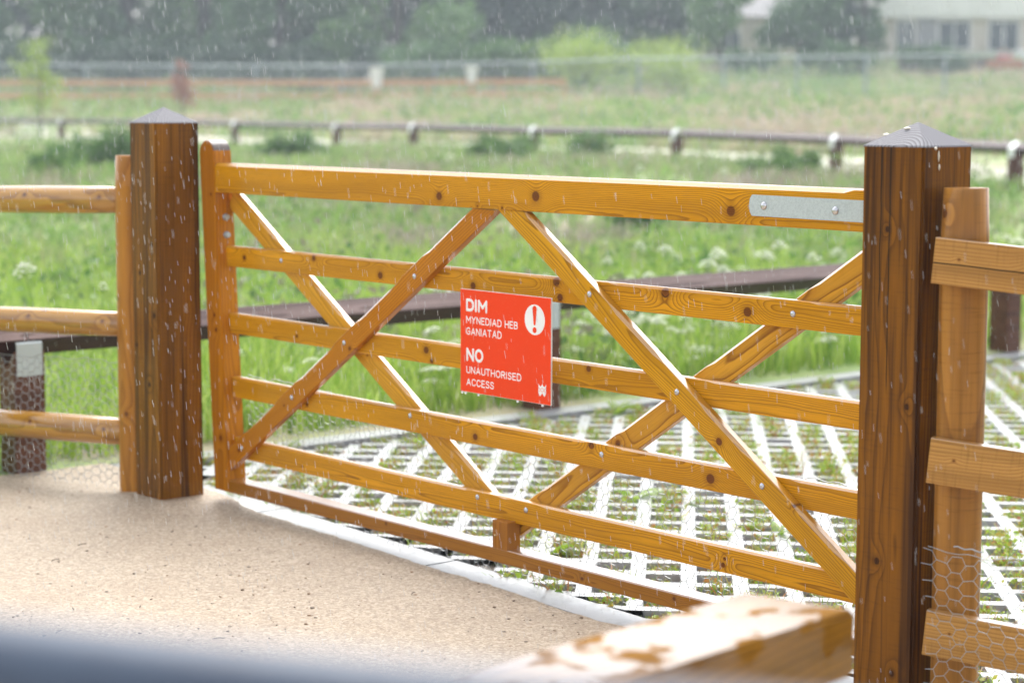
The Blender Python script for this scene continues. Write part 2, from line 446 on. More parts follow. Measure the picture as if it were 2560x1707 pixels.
# hanging stile behind the right post
gp(box('stile', -.04, .04, 0, .07, .0585, 1.20, gw(17, [], axis='z', light=(.50, .185, .004), dark=(.16, .042, .004)), gate, .003, (.946, 0, 0)))
for (x, z, y) in [(-.959, .862, .005), (-1.322, .63, .005), (-1.616, .425, .005), (-1.918, .221, .005), (-.182, .863, .005), (.157, .632, .005), (.461, .427, .005),
                  (-1.707, .865, .031), (-1.017, .432, .031), (-.693, .228, .031), (-.158, .424, .031), (.531, .863, .031), (-.474, .222, .031)]:
    gp(bolt(gate, x, y, z, .0082 + random.uniform(-.0003, .0003)))
for z in (.993, .933):
    gp(bolt(gate, stile_x(z) + .0915, .036, z, .0115, axis='x', mat=simple('dull_zinc', (.30, .33, .36), .4, .6, .5)))
    # nut behind the washer
    bm = bmesh.new(); bmesh.ops.create_cone(bm, cap_ends=True, segments=6, radius1=.009, radius2=.009, depth=.012)
    o = link('nut', bm_mesh('nut', bm), galv, gate, (stile_x(z) + .099, .036, z), (0, math.pi / 2, 0)); gp(o)
# galvanised hinge strap
st = empty('x'); bpy.data.objects.remove(st)
bm = bmesh.new()
pts = [(.4135, .0), (.4165, .016), (.4235, .0255), (.95, .0225), (.95, -.0285), (.4235, -.0265), (.4165, -.017)]
fv = [bm.verts.new((x, -.0065, z)) for x, z in pts]; bv = [bm.verts.new((x, -.0005, z)) for x, z in pts]
bm.faces.new(fv); bm.faces.new(bv[::-1])
for k in range(len(pts)): bm.faces.new((fv[k], bv[k], bv[(k + 1) % len(pts)], fv[(k + 1) % len(pts)]))
strap = gp(link('hinge_strap', bm_mesh('hinge_strap', bm), simple('strap_zinc', (.50, .565, .58), .42, .25, .25, 220, (.42, .48, .50), .25, bdist=.0006), gate, (0, 0, 1.1275)))
for x, z in ((.464, -.0005), (.694, -.0035)):
    bolt(strap, x, -.0070, z, .0098)

# chicken wire (flat topped hexagons)
def hexwire(name, fn, ulen, vlen, parent, r=.00055, pitch=.031, seed=1, keep=None):
    rr = np.random.default_rng(seed)
    cp = pitch * .92; rp = pitch; a = cp / 3; b_ = cp * 2 / 3
    nc = int(ulen / cp) + 1; nr = int(vlen / rp) + 1
    A = []; B = []; R = []
    for i in range(nc):
        for j in range(nr):
            cx = i * cp; cz = (j + (i % 2) / 2) * rp
            e = [((cx - a, cz + rp / 2), (cx + a, cz + rp / 2), 1.35), ((cx + a, cz + rp / 2), (cx + b_, cz), 1.), ((cx + b_, cz), (cx + a, cz - rp / 2), 1.)]
            for p, s, k in e:
                if max(p[0], s[0]) > ulen or max(p[1], s[1]) > vlen or min(p[1], s[1]) < 0: continue
                A.append(p); B.append(s); R.append(r * k)
    A = np.array(A); B = np.array(B)
    def jit(P):
        u, v = P[:, 0], P[:, 1]
        du = .0035 * np.sin(u * 17 + v * 31) + .0028 * np.sin(u * 53 - v * 41 + 2) + .006 * np.sin(v * 6 + u * 2.1)
        dv = .0035 * np.sin(u * 29 - v * 13 + 1) + .0028 * np.sin(u * 61 + v * 37) + .008 * np.sin(u * 3.1 + .5)
        dn = .006 * np.sin(u * 7 + v * 11) + .004 * np.sin(u * 19 - v * 23)
        return fn(u + du, v + dv, dn)
    V, F = wires(jit(A), jit(B), np.array(R))
    # selvage wire along the top, twisted
    n = int(ulen / .02); us = np.linspace(0, ulen, n); vs = np.full(n, vlen)
    P = jit(np.stack([us, vs], 1)); P2 = P.copy(); P2[:, 2] += .0016 * np.sin(np.arange(n) * 1.7)
    V2, F2 = wires(P2[:-1], P2[1:], np.full(n - 1, r * 1.5))
    return link(name, from_arrays(name, np.concatenate([V, V2]), np.concatenate([F, F2 + len(V)])), wirem, parent)
gm = hexwire('wire_mesh', lambda u, v, n: np.stack([-2.0 + u + .6, .088 + n, .02 + v - .05 - .03 * np.sin(u * 1.1)], 1), 2.88, .43, gate, r=.00095)

# ------------------------------------------------------------------ gate posts
def graytop(N, col, f, L, D, W):
    return N.mix(.95, col, N.ramp(f, [(0, (.27, .27, .29)), (.6, (.20, .20, .22)), (.9, (.05, .05, .055)), (1, (.24, .24, .26))]))
def gate_post(x0, x1, y0, y1, ztop, apex, label, seed, cracks, knots, lean=0.0, light=BROWN, dark=BROWND):
    root = empty('gate_post', ((x0 + x1) / 2, (y0 + y1) / 2, 0)); tag(root, label, 'post', 'square timber posts either side of the gate')
    h = (x1 - x0) / 2; k = (y1 - y0) / 2
    bm = bmesh.new(); vs = []
    zz = np.linspace(-.35, ztop, 14)
    r = bmesh.ops.create_cube(bm, size=1)
    for v in r['verts']:
        v.co = Vector((v.co.x * 2 * h, v.co.y * 2 * k, -.35 if v.co.z < 0 else ztop))
    es = [e for e in bm.edges if abs(e.verts[0].co.z - e.verts[1].co.z) > .5]
    bmesh.ops.bevel(bm, geom=es, offset=.006, segments=2, affect='EDGES')
    bmesh.ops.delete(bm, geom=[f for f in bm.faces if f.normal.z > .9], context='FACES')
    mat = wood('brown_post_wood', light=light, dark=dark, axis='z', ring=.009, contrast=.6, streak=.9, seed=seed, knots=knots, cracks=cracks,
               coat=.35, coat_rough=.22, pith=(.10, .02), warp=.02, blotch=.5)
    link('shaft', bm_mesh('shaft', bm), mat, root)
    bm = bmesh.new(); e = .004
    b4 = [bm.verts.new(p) for p in ((-h, -k, ztop), (h, -k, ztop), (h, k, ztop), (-h, k, ztop))]
    m4 = [bm.verts.new((p.co.x * .985, p.co.y * .985, ztop + .0035)) for p in b4]
    t = bm.verts.new((0, 0, apex))
    for i in range(4):
        j = (i + 1) % 4; bm.faces.new((b4[i], b4[j], m4[j], m4[i])); bm.faces.new((m4[i], m4[j], t))
    capm = wood('weathered_end_grain', light=(.30, .22, .2), dark=(.1, .08, .08), axis='z', ring=.0085, pith=(-.13, .03), warp=.008, gray=graytop, coat=.12, coat_rough=.35, rough=.65, seed=seed, blotch=.1)
    link('post_top', bm_mesh('post_top', bm), capm, root)
    return root
pl = gate_post(-2.3215, -2.1503, -.171, 0, 1.3084, 1.363, 'brown square gate post with a pointed top, standing in sand left of the gate', 2.1,
               [(-.028, .02, -1), (.05, .02, -1)], [(.66, .06, .011), (.42, .02, .009), (.8, -.03, .008), (.9, .05, .009), (.55, -.06, .008)])
pr = gate_post(.9133, 1.0845, -.1714, 0, 1.2814, 1.336, 'thick brown gate post at the strap end, grey pointed top with pale drips', 5.3,
               [(-.0045, .012, .72), (-.03, .02, .9)], [(.71, .055, .009), (1.1, -.01, .008), (.35, -.02, .010), (.1, .03, .009)], light=(.235, .088, .004))
resin = simple('resin', (.72, .66, .52), .4, 0, .5, 80, (.55, .5, .4))
def blobmesh(name, s, seed):
    bm = bmesh.new(); bmesh.ops.create_icosphere(bm, subdivisions=2, radius=1)
    for v in bm.verts:
        k = 1 + .35 * mnoise.noise(v.co * 1.7 + Vector((seed, 0, 0))); v.co = Vector((v.co.x * s[0] * k, v.co.y * s[1] * k, v.co.z * s[2] * k))
    return bm_mesh(name, bm, True)
for (x, y, z, s, rx) in [(-.052, -.046, 1.3075, (.008, .004, .002), .55), (-.008, -.028, 1.322, (.009, .0035, .002), .5), (.0865, -.046, 1.279, (.003, .009, .004), 0), (.0865, -.035, 1.262, (.0022, .0035, .012), 0), (.0868, -.033, 1.238, (.0022, .003, .007), 0)]:
    o = link('resin_drip', blobmesh('resin_drip', s, x * 50), resin, pr, (x, y, z)); o.rotation_euler = (rx, 0, .5)

# ------------------------------------------------------------------ warning sign on the gate
sign = empty('warning_sign', (-.7271, -.0045, .5425))
tag(sign, 'red sign reading DIM MYNEDIAD HEB GANIATAD, NO UNAUTHORISED ACCESS, fixed to the gate', 'sign')
m, nt_, b_ = new_mat('sign_red'); N = NB(nt_)
ob = N.coords('Object')
dr = N.voro(ob, 170.0)
rand = N.noise(ob, 55.0, 2.0)
mask = N.math('MULTIPLY', N.mapr(dr, .10, .24, 1, 0), N.mapr(rand, .50, .58))
c_ = N.mix(N.math('MULTIPLY', mask, .55), N.mix(N.mapr(N.noise(ob, 7.0, 3.0), .3, .7, 0, .35), (.86, .052, .004), (.78, .062, .010)), (.90, .22, .10))
nt_.links.new(c_, b_.inputs['Base Color']); b_.inputs['Roughness'].default_value = .45; b_.inputs['Specular IOR Level'].default_value = .15
N.bump(mask, .4, .0006, b_); signred = m
white = simple('sign_white', (.86, .86, .86), .4, 0, .2)
box('panel', 0, .4, 0, .0042, 0, .3, simple('panel_edge', (.70, .66, .64), .4), sign, .0004)
box('face', .0011, .3989, -.0006, .0001, .0011, .2989, signred, sign, 0)
CH = {  # rounded single-stroke capitals, unit height, (width, strokes)
 'D': (.62, [[(0, 0), (0, 1), (.26, 1), (.45, .95), (.58, .78), (.62, .5), (.58, .22), (.45, .05), (.26, 0), (0, 0)]]),
 'I': (.0, [[(0, 0), (0, 1)]]),
 'M': (.72, [[(0, 0), (0, 1), (.36, .35), (.72, 1), (.72, 0)]]),
 'Y': (.62, [[(0, 1), (.31, .5), (.31, 0)], [(.31, .5), (.62, 1)]]),
 'N': (.60, [[(0, 0), (0, 1), (.60, 0), (.60, 1)]]),
 'E': (.48, [[(.48, 1), (0, 1), (0, 0), (.48, 0)], [(0, .52), (.42, .52)]]),
 'A': (.66, [[(0, 0), (.33, 1), (.66, 0)], [(.11, .32), (.55, .32)]]),
 'H': (.58, [[(0, 0), (0, 1)], [(.58, 0), (.58, 1)], [(0, .52), (.58, .52)]]),
 'B': (.54, [[(0, 0), (0, 1), (.28, 1), (.44, .95), (.50, .77), (.44, .59), (.28, .53), (0, .53)], [(.28, .53), (.47, .47), (.54, .27), (.47, .06), (.28, 0), (0, 0)]]),
 'G': (.62, [[(.60, .82), (.48, .96), (.32, 1), (.14, .94), (.03, .76), (0, .5), (.03, .24), (.14, .06), (.32, 0), (.50, .04), (.61, .16), (.62, .46), (.36, .46)]]),
 'T': (.58, [[(0, 1), (.58, 1)], [(.29, 1), (.29, 0)]]),
 'O': (.68, [[(.34 + .34 * math.cos(a * math.pi / 10), .5 + .5 * math.sin(a * math.pi / 10)) for a in range(21)]]),
 'U': (.58, [[(0, 1), (0, .30), (.05, .12), (.16, .02), (.29, 0), (.42, .02), (.53, .12), (.58, .30), (.58, 1)]]),
 'R': (.56, [[(0, 0), (0, 1), (.30, 1), (.46, .94), (.53, .75), (.46, .56), (.30, .49), (0, .49)], [(.30, .49), (.56, 0)]]),
 'S': (.52, [[(.50, .84), (.40, .96), (.26, 1), (.10, .95), (.03, .80), (.06, .64), (.18, .56), (.36, .48), (.49, .38), (.52, .22), (.44, .06), (.26, 0), (.09, .04), (0, .17)]]),
 'C': (.60, [[(.60, .80), (.48, .95), (.32, 1), (.14, .94), (.03, .76), (0, .5), (.03, .24), (.14, .06), (.32, 0), (.48, .05), (.60, .20)]]),
}
def lettering(text, x, ztop, h, width, stroke, parent):
    gap = .26; adv = 0; lay = []
    for ch in text:
        if ch == ' ': adv += .42; continue
        wd, ss = CH[ch]; lay.append((adv, ss)); adv += wd + gap + (.04 if ch == 'I' else 0)
    tot = adv - gap; sc = (width - stroke) / tot
    V = []; F = []; hh = h - stroke
    for n_, (ax, ss) in enumerate(lay):
        for si, s in enumerate(ss):
            pts = [(x + stroke / 2 + (ax + px) * sc, 0, ztop - h + stroke / 2 + pz * hh) for px, pz in s]
            # dense joints: sphere-ended capsules per segment, flattened
            for a, c in zip(pts[:-1], pts[1:]):
                a = Vector(a); c = Vector(c); d = (c - a).normalized(); r = stroke / 2
                v, f = tube([a - d * r * .97, a - d * r * .7, a - d * r * .3, a, c, c + d * r * .3, c + d * r * .7, c + d * r * .97], r, 12, True,
                            [r * .24, r * .71, r * .95, r, r, r * .95, r * .71, r * .24])
                o = len(V); V += [Vector((p.x, p.y * .28, p.z)) for p in v]; F += [tuple(i + o for i in q_) for q_ in f]
    return link('lettering', from_arrays('lettering', [tuple(p) for p in V], F, smooth=True), white, parent, (0, -.0006, 0))
H3 = .3
lettering('DIM', .0265, H3 - .027, .0375, .096, .0083, sign)
lettering('MYNEDIAD HEB', .0268, H3 - .0775, .0215, .231, .0033, sign)
lettering('GANIATAD', .0270, H3 - .1105, .0218, .160, .0033, sign)
lettering('NO', .0275, H3 - .1700, .0395, .0775, .0083, sign)
lettering('UNAUTHORISED', .0275, H3 - .2235, .0215, .246, .0033, sign)
lettering('ACCESS', .0280, H3 - .2590, .0215, .125, .0033, sign)
def flat(name, outline, y0, y1, mat, parent, loc):
    bm = bmesh.new(); fv = [bm.verts.new((x, y0, z)) for x, z in outline]; bv = [bm.verts.new((x, y1, z)) for x, z in outline]
    bm.faces.new(fv); bm.faces.new(bv[::-1]); n = len(outline)
    for k in range(n): bm.faces.new((fv[k], bv[k], bv[(k + 1) % n], fv[(k + 1) % n]))
    bmesh.ops.triangulate(bm, faces=[f for f in bm.faces if len(f.verts) > 4])
    return link(name, bm_mesh(name, bm), mat, parent, loc)
circ = lambda r, n=40: [(r * math.cos(2 * math.pi * k / n), r * math.sin(2 * math.pi * k / n)) for k in range(n)]
emb = flat('warning_disc', circ(.0428, 48), -.0012, -.0004, white, sign, (.331, 0, H3 - .0654))
ex = [(.0088 * math.cos(a), .0305 + .0088 * math.sin(a)) for a in [math.pi * k / 10 for k in range(11)]]
ex += [(-.0042, -.012), (-.0030, -.0148), (0, -.0158), (.0030, -.0148), (.0042, -.012)]
flat('exclamation_mark', ex, -.0016, -.0013, signred, emb, (0, 0, 0)); flat('exclamation_dot', circ(.0083, 24), -.0016, -.0013, signred, emb, (0, 0, -.0290))
lg = [(0, 1), (.16, .80), (.28, .78), (.40, .86), (.50, 1), (.60, .86), (.72, .78), (.84, .80), (1, 1), (.97, .55), (.99, .30), (.90, .12), (.78, 0), (.66, .10), (.50, .30), (.34, .10), (.22, 0), (.10, .12), (.01, .30), (.03, .55)]
logo = flat('emblem', [((a - .5) * .0325, (c - .5) * .0355) for a, c in lg], -.0012, -.0004, white, sign, (.3640, 0, H3 - .2600))
for k, zz in enumerate((.004, -.003)):
    n = 16; pts = [((i / (n - 1) - .5) * .029, -.0013, zz + .0022 * math.cos(i / (n - 1) * 4 * math.pi + k * math.pi)) for i in range(n)]
    v, f = tube(pts, .0006, 6); link('emblem_line', from_arrays('emblem_line', [(p.x, p.y, p.z) for p in v], f), signred, logo)
m, nt_, b_ = new_mat('water'); b_.inputs['Base Color'].default_value = (.95, .97, 1, 1); b_.inputs['Transmission Weight'].default_value = .55
b_.inputs['Roughness'].default_value = .05; b_.inputs['IOR'].default_value = 1.33; water = m
for x in (.006, .021, .08, .255, .362):
    bm = bmesh.new(); bmesh.ops.create_uvsphere(bm, u_segments=12, v_segments=8, radius=.0036)
    for v in bm.verts: v.co.z *= 1.2
    link('water_drop', bm_mesh('water_drop', bm, True), water, sign, (x, .002, -.003))

# ------------------------------------------------------------------ round-rail fence on the left
roundm = lambda s, **k: wood('round_rail_wood', light=(.46, .225, .025), dark=(.15, .05, .005), ring=.012, contrast=.7, seed=s, pith=(.0, .0), warp=.03, coat=1.0, coat_rough=.10, coat_ior=1.75, **k)
fl = empty('round_rail_fence', (-2.415, -.115, 0))
tag(fl, 'fence of three honey brown round rails with chicken wire, left of the gate', 'fence')
UL = Vector((-.945, -.326, 0)).normalized(); azL = math.atan2(UL.y, UL.x)
def cyl_part(name, p0, p1, r, mat, parent, inv, seg=28, wob=.02):
    p0 = Vector(p0); p1 = Vector(p1); d = p1 - p0; Ln = d.length; n = 14
    pts = [(Ln * i / n, 0, 0) for i in range(n + 1)]
    rads = [r * (1 + wob * math.sin(i * 1.3 + r * 99)) for i in range(n + 1)]
    rads[0] *= .93; rads[-1] *= .93
    v, f = tube(pts, r, seg, True, rads)
    me = from_arrays(name, [(p.x, p.y, p.z) for p in v], f)
    for p in me.polygons: p.use_smooth = len(p.vertices) == 4
    o = link(name, me, mat, parent, p0 - inv)
    o.rotation_euler = d.to_track_quat('X', 'Z').to_euler(); return o
F0 = Vector((-2.415, -.115, 0))
for (za, zb, r, s) in [(1.042, 1.030, .0485, 1), (.606, .594, .0455, 2), (.225, .211, .0495, 3)]:
    a = Vector((-2.42, -.117, za)); b2 = a + UL * 2.4; b2.z = za + (zb - za) * 2.4 / .58
    kn = [(.45, .02, .009), (1.2, -.02, .01), (.1, .012, .008)]
    cyl_part('rail', a, b2, r, roundm(s, knots=kn), fl, F0)
cyl_part('post', (-2.407, -.122, -.3), (-2.400, -.121, 1.196), .056, wood('round_post_wood', light=(.48, .21, .03), dark=(.17, .055, .008), axis='x', ring=.012, contrast=.6, seed=6, warp=.02, coat=.6, knots=[(1.0, 0.02, .012), (.6, -.02, .01)]), fl, F0, wob=.006)
pp = Vector((-2.42, -.117, 0)) + UL * 2.0
cyl_part('post', (pp.x, pp.y + .03, -.3), (pp.x, pp.y + .03, 1.17), .056, roundm(7), fl, F0, wob=.006)
hexwire('wire_mesh', lambda u, v, n: np.stack([-2.46 + UL.x * u - .0 + .03 * .326 - F0.x, -.135 + UL.y * u + .055 - F0.y + n, .005 + v - F0.z - .018 * u], 1), 2.2, .455, fl, r=.00115, pitch=.033, seed=4)

# ------------------------------------------------------------------ board fence on the right
fr = empty('board_fence', (1.15, -.05, 0)); F1 = Vector((1.15, -.05, 0))
tag(fr, 'fence of three flat sawn boards on a round post, right of the hinge post', 'fence')
UR = Vector((.9, .434, 0)).normalized(); azR = math.atan2(UR.y, UR.x); NRr = Vector((-UR.y, UR.x, 0))
bA = Vector((1.140, -.200, 0))
for k, (z0, z1, s) in enumerate([(.992, 1.090, 1), (.555, .654, 2), (.172, .270, 3)]):
    mat = wood('sawn_board_wood', light=(.52, .275, .075), dark=(.20, .08, .02), ring=.007, seed=s * 2.3, contrast=.7, coat=.35, coat_rough=.3, rough=.6, streak=.22, pith=(.03, .06),
               knots=[(.22 + .02 * k, .01, .012), (.055, .008, .004), (.7, .02, .012)], cracks=[(-.004 + .006 * k, .006, -1)] if k == 0 else ())
    zm = (z0 + z1) / 2
    o = plank('board', 0, 2.4, 0, .030, -.05, .05, mat, fr, .0015, (), Vector((bA.x, bA.y, zm)) - F1, (0, math.atan(.088), azR))
pc = Vector((1.150, -.103, 0))
cyl_part('post', (pc.x, pc.y, -.4), (pc.x - .002, pc.y, 1.195), .0525, wood('round_post_wood', light=(.42, .19, .035), dark=(.13, .045, .012), axis='x', ring=.014, contrast=.6, seed=9, warp=.02, coat=.6, streak=.35, knots=[(1.54, -.02, .012)]), fr, F1, wob=.006)
pc2 = pc + UR * 1.9
cyl_part('post', (pc2.x, pc2.y, -.5), (pc2.x, pc2.y, 1.0), .0545, roundm(8), fr, F1, wob=.006)
hexwire('wire_mesh', lambda u, v, n: np.stack([bA.x + .012 + UR.x * u - .018 * NRr.x - F1.x, bA.y + UR.y * u - .018 * NRr.y - F1.y + n, .0 + v - .088 * u + .0], 1), 2.2, .413, fr, r=.00075, pitch=.0325, seed=9)
# tie wire
v, f = tube([(bA.x + .06 + UR.x * t - .022 * NRr.x - F1.x, bA.y + UR.y * (t + .06) - .022 * NRr.y - F1.y, .424 - t * .1 + .002 * math.sin(t * 200)) for t in [i * .008 for i in range(9)]], .0016, 6)
link('tie_wire', from_arrays('tie_wire', [tuple(p) for p in v], f), wirem, fr)

# ------------------------------------------------------------------ knee rails (diamond rail in notched posts)
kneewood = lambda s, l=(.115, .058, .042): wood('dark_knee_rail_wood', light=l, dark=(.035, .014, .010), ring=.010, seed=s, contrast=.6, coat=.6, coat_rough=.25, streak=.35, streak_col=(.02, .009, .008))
white_st = simple('strap_bright', (.66, .70, .70), .30, .5, .6)
def knee_post(parent, base, az, htop, w, mat, seed, inv, smat):
    """square post with V notch; strap folded over the rail"""
    e = w / 2
    root_loc = Vector(base) - inv
    bm = bmesh.new(); add_box(bm, -e, e, -e, e, -.3, htop - .13, .004)
    # notch cheeks
    for s in (-1, 1):
        q_ = [(-e, s * e * .99, htop - .1302), (e, s * e * .99, htop - .1302), (e, s * e * .99, htop - .072), (-e, s * e * .99, htop - .072), (-e, s * .012, htop - .1302), (e, s * .012, htop - .1302)]
        vv = [bm.verts.new(p) for p in q_]
        bm.faces.new((vv[0], vv[1], vv[2], vv[3])); bm.faces.new((vv[3], vv[2], vv[5], vv[4])); bm.faces.new((vv[0], vv[3], vv[4])); bm.faces.new((vv[1], vv[5], vv[2])); bm.faces.new((vv[0], vv[4], vv[5], vv[1]))
    p = link('post', bm_mesh('post', bm), mat, parent, root_loc, (0, 0, az))
    c = .003
    prof = [(e + c, htop - .165), (e + c, htop - .045 - 0.0), (0, htop + .031 + c), (-e - c, htop - .045), (-e - c, htop - .165)]
    bm = bmesh.new(); hw = w * .42
    ring_ = []
    for (yy, zz) in prof: ring_.append((bm.verts.new((-hw, yy, zz)), bm.verts.new((hw, yy, zz))))
    fs = [bm.faces.new((ring_[i][0], ring_[i][1], ring_[i + 1][1], ring_[i + 1][0])) for i in range(len(prof) - 1)]
    bmesh.ops.recalc_face_normals(bm, faces=bm.faces)
    bmesh.ops.solidify(bm, geom=bm.faces[:], thickness=.003)
    link('strap', bm_mesh('strap', bm), smat, p)
    return p
def knee_rail(parent, p0, p1, side, mat, inv):
    p0 = Vector(p0); p1 = Vector(p1); d = p1 - p0; h = side / math.sqrt(2)
    bm = bmesh.new(); Ln = d.length; n = 1
    a = [bm.verts.new(p) for p in ((0, h, 0), (0, 0, h), (0, -h, 0), (0, 0, -h))]; c = [bm.verts.new((Ln, v.co.y, v.co.z)) for v in a]
    bm.faces.new(a); bm.faces.new(c[::-1])
    for i in range(4):
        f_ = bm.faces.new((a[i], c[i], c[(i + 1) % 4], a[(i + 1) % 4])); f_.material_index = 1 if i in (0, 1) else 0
    bmesh.ops.recalc_face_normals(bm, faces=bm.faces)
    bmesh.ops.bevel(bm, geom=[e for e in bm.edges if abs(e.verts[0].co.x - e.verts[1].co.x) > .1], offset=.004, segments=1, affect='EDGES')
    o = link('rail', bm_mesh('rail', bm), mat, parent, p0 - inv); o.rotation_euler = d.to_track_quat('X', 'Z').to_euler(); return o
kn = empty('knee_rail_fence', (-3.12, 2.3, 0)); K0 = Vector((-3.12, 2.3, 0))
tag(kn, 'low dark brown knee rail with grey straps between paving grid and near meadow', 'fence')
KY = [-2.9, -.185, 2.40, 5.86, 8.6]
for i, y in enumerate(KY):
    knee_post(kn, (-3.125, y, 0), math.pi / 2, .532, .125, kneewood(i + 3, (.15, .062, .034)), i, K0, simple('knee_strap_zinc', (.50, .56, .56), .35, .4, .6))
for i in range(len(KY) - 1):
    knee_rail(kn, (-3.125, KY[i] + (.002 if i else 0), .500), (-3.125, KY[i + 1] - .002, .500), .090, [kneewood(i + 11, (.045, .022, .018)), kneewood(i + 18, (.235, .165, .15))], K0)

# far knee rail
GS = [(165, 296, 345), (390, 300, 352), (594, 305, 360), (845, 311, 371), (1035, 314, 382), (1333, 321, 392), (1687, 329, 422), (2081, 345, 435), (2527, 363, 479)]
SD = [60, 55.5, 51.5, 47.2, 43.6, 39.2, 34.6, 30.0, 26.0]
FWh = Vector((FW.x, FW.y, 0)).normalized(); RTh = Vector((RT.x, RT.y, 0)).normalized()
CAM0 = Vector((CAM.x, CAM.y, 0))
RX = [-60] + [g[0] for g in GS] + [3060]; RS = [65] + SD + [22.5]
def zt(x, y):
    """meadow: level near the gate, a bank rising behind the far knee rail"""
    x = np.asarray(x, float); y = np.asarray(y, float)
    s = (x - CAM.x) * FWh.x + (y - CAM.y) * FWh.y; t = (x - CAM.x) * RTh.x + (y - CAM.y) * RTh.y
    px = 1280 + t / np.maximum(s, 1) * 5206 / 1.0064
    sr = np.interp(px, RX, RS)
    near = .37 * np.clip((s - 12) / 16, 0, 1) ** 1.3
    zb = np.interp(px, [-500, 900, 1700, 2560], [2.2, 2.3, 3.4, 3.7])
    s1 = sr + np.interp(px, [0, 1000, 2560], [8, 11, 15])
    z = near + np.clip((s - s1) / (75 - s1), 0, 1) * 1.10 + np.clip((s - 75) / 25, 0, 1) * (zb - 1.47)
    k = np.clip((s - 8) / 20, 0, 1)
    return z + k * (.03 * np.sin(x * .9) * np.sin(y * .8) + .02 * np.sin(x * .37 + y * .5))
def ground_at(px, d):
    """ground point under photo column px, d metres off along the view axis"""
    p = CAM0 + FWh * d + RTh * ((px - 1280) / 5206.0 * d * 1.0064); return Vector((p.x, p.y, float(zt(p.x, p.y))))
fk = empty('knee_rail_fence', ground_at(1333, 39)); K2 = Vector(fk.location)
tag(fk, 'low pinkish knee rail with bright strap caps beyond the meadow, by the path', 'fence')
fp = []
for (px, ct, ft), d in zip([(-60, 0, 0)] + GS + [(3060, 0, 0)], [65] + SD + [22.5]):
    g = ground_at(px, d); fp.append(g)
capw = simple('strap_bright', (.85, .88, .88), .35, .1, .8)
for i, g in enumerate(fp):
    nx = fp[min(i + 1, len(fp) - 1)] - fp[max(i - 1, 0)]; az = math.atan2(nx.y, nx.x)
    knee_post(fk, g, az, .58, .15, kneewood(i + 30, (.12, .045, .03)), i, K2, capw)
for i in range(len(fp) - 1):
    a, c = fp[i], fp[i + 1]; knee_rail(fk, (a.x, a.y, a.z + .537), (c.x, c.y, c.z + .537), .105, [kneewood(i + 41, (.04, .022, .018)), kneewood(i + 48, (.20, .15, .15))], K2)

# ------------------------------------------------------------------ ground surfaces
# base sheet to the horizon
me = from_arrays('ground', np.array([(-1500, -1500, -.14), (1500, -1500, -.14), (1500, 1500, -.14), (-1500, 1500, -.14)], float), np.array([[0, 1, 2, 3]]))
tag(link('ground', me, simple('soil', (.10, .085, .05), .9, 0, 0, .8, (.06, .09, .03))), kind='structure')

def meadow_mat():
    m, nt, b = new_mat('meadow_ground'); N = NB(nt)
    g = nt.nodes.new('ShaderNodeNewGeometry'); P = g.outputs['Position']
    n1 = N.noise(P, .35, 4.0, .6); n2 = N.noise(P, 1.6, 4.0, .6); n3 = N.noise(P, .16, 3.0)
    c = N.ramp(n2, [(.25, (.14, .22, .06)), (.5, (.23, .32, .10)), (.75, (.36, .38, .18))])
    c = N.mix(N.mapr(n1, .50, .62, 0, .8), c, (.36, .27, .23))
    c = N.mix(N.mapr(n3, .5, .62, 0, .6), c, (.27, .27, .12))
    nt.links.new(c, b.inputs['Base Color']); b.inputs['Roughness'].default_value = .9
    return m
xs = np.concatenate([np.arange(-160, -30, 2.5), np.arange(-30, -3.0, .5)]); xs[-1] = -3.06
ys = np.concatenate([np.arange(-60, -8, 4.), np.arange(-8, 40, .6), np.arange(40, 150, 2.5)])
XX, YY = np.meshgrid(xs, ys, indexing='ij'); ZZ = zt(XX, YY)
V = np.stack([XX, YY, ZZ], -1).reshape(-1, 3); nx, ny = XX.shape
I = (np.arange(nx - 1)[:, None] * ny + np.arange(ny - 1)[None]).ravel()
F = np.stack([I, I + ny, I + ny + 1, I + 1], 1)
tag(link('meadow', from_arrays('meadow', V, F, smooth=True), meadow_mat()), kind='structure')

# pale path beyond the far knee rail
pm = simple('pale_path', (.52, .46, .38), .6, 0, .2, .22, (.40, .42, .30))
V = []; F = []
for i, g in enumerate(fp):
    for k in range(9):
        px_ = ([-60] + [q_[0] for q_ in GS] + [3060])[i]; wd_ = float(np.interp(px_, [0, 1000, 2560], [8, 11, 15])) - 1.6
        o = .9 + k / 8 * wd_; n_ = FWh
        p = g + n_ * o; V.append((p.x, p.y, float(zt(p.x, p.y)) + .03))
for i in range(len(fp) - 1):
    for k in range(8): a = i * 9 + k; F.append((a, a + 9, a + 10, a + 1))
bm = bmesh.new(); me = from_arrays('path', V, F); bm.from_mesh(me)
bmesh.ops.subdivide_edges(bm, edges=bm.edges, cuts=4, use_grid_fill=True)
for v in bm.verts: v.co.z = float(zt(v.co.x, v.co.y)) + .035
bmesh.ops.recalc_face_normals(bm, faces=bm.faces); bm.to_mesh(me); bm.free()
tag(link('path', me, pm), kind='structure')

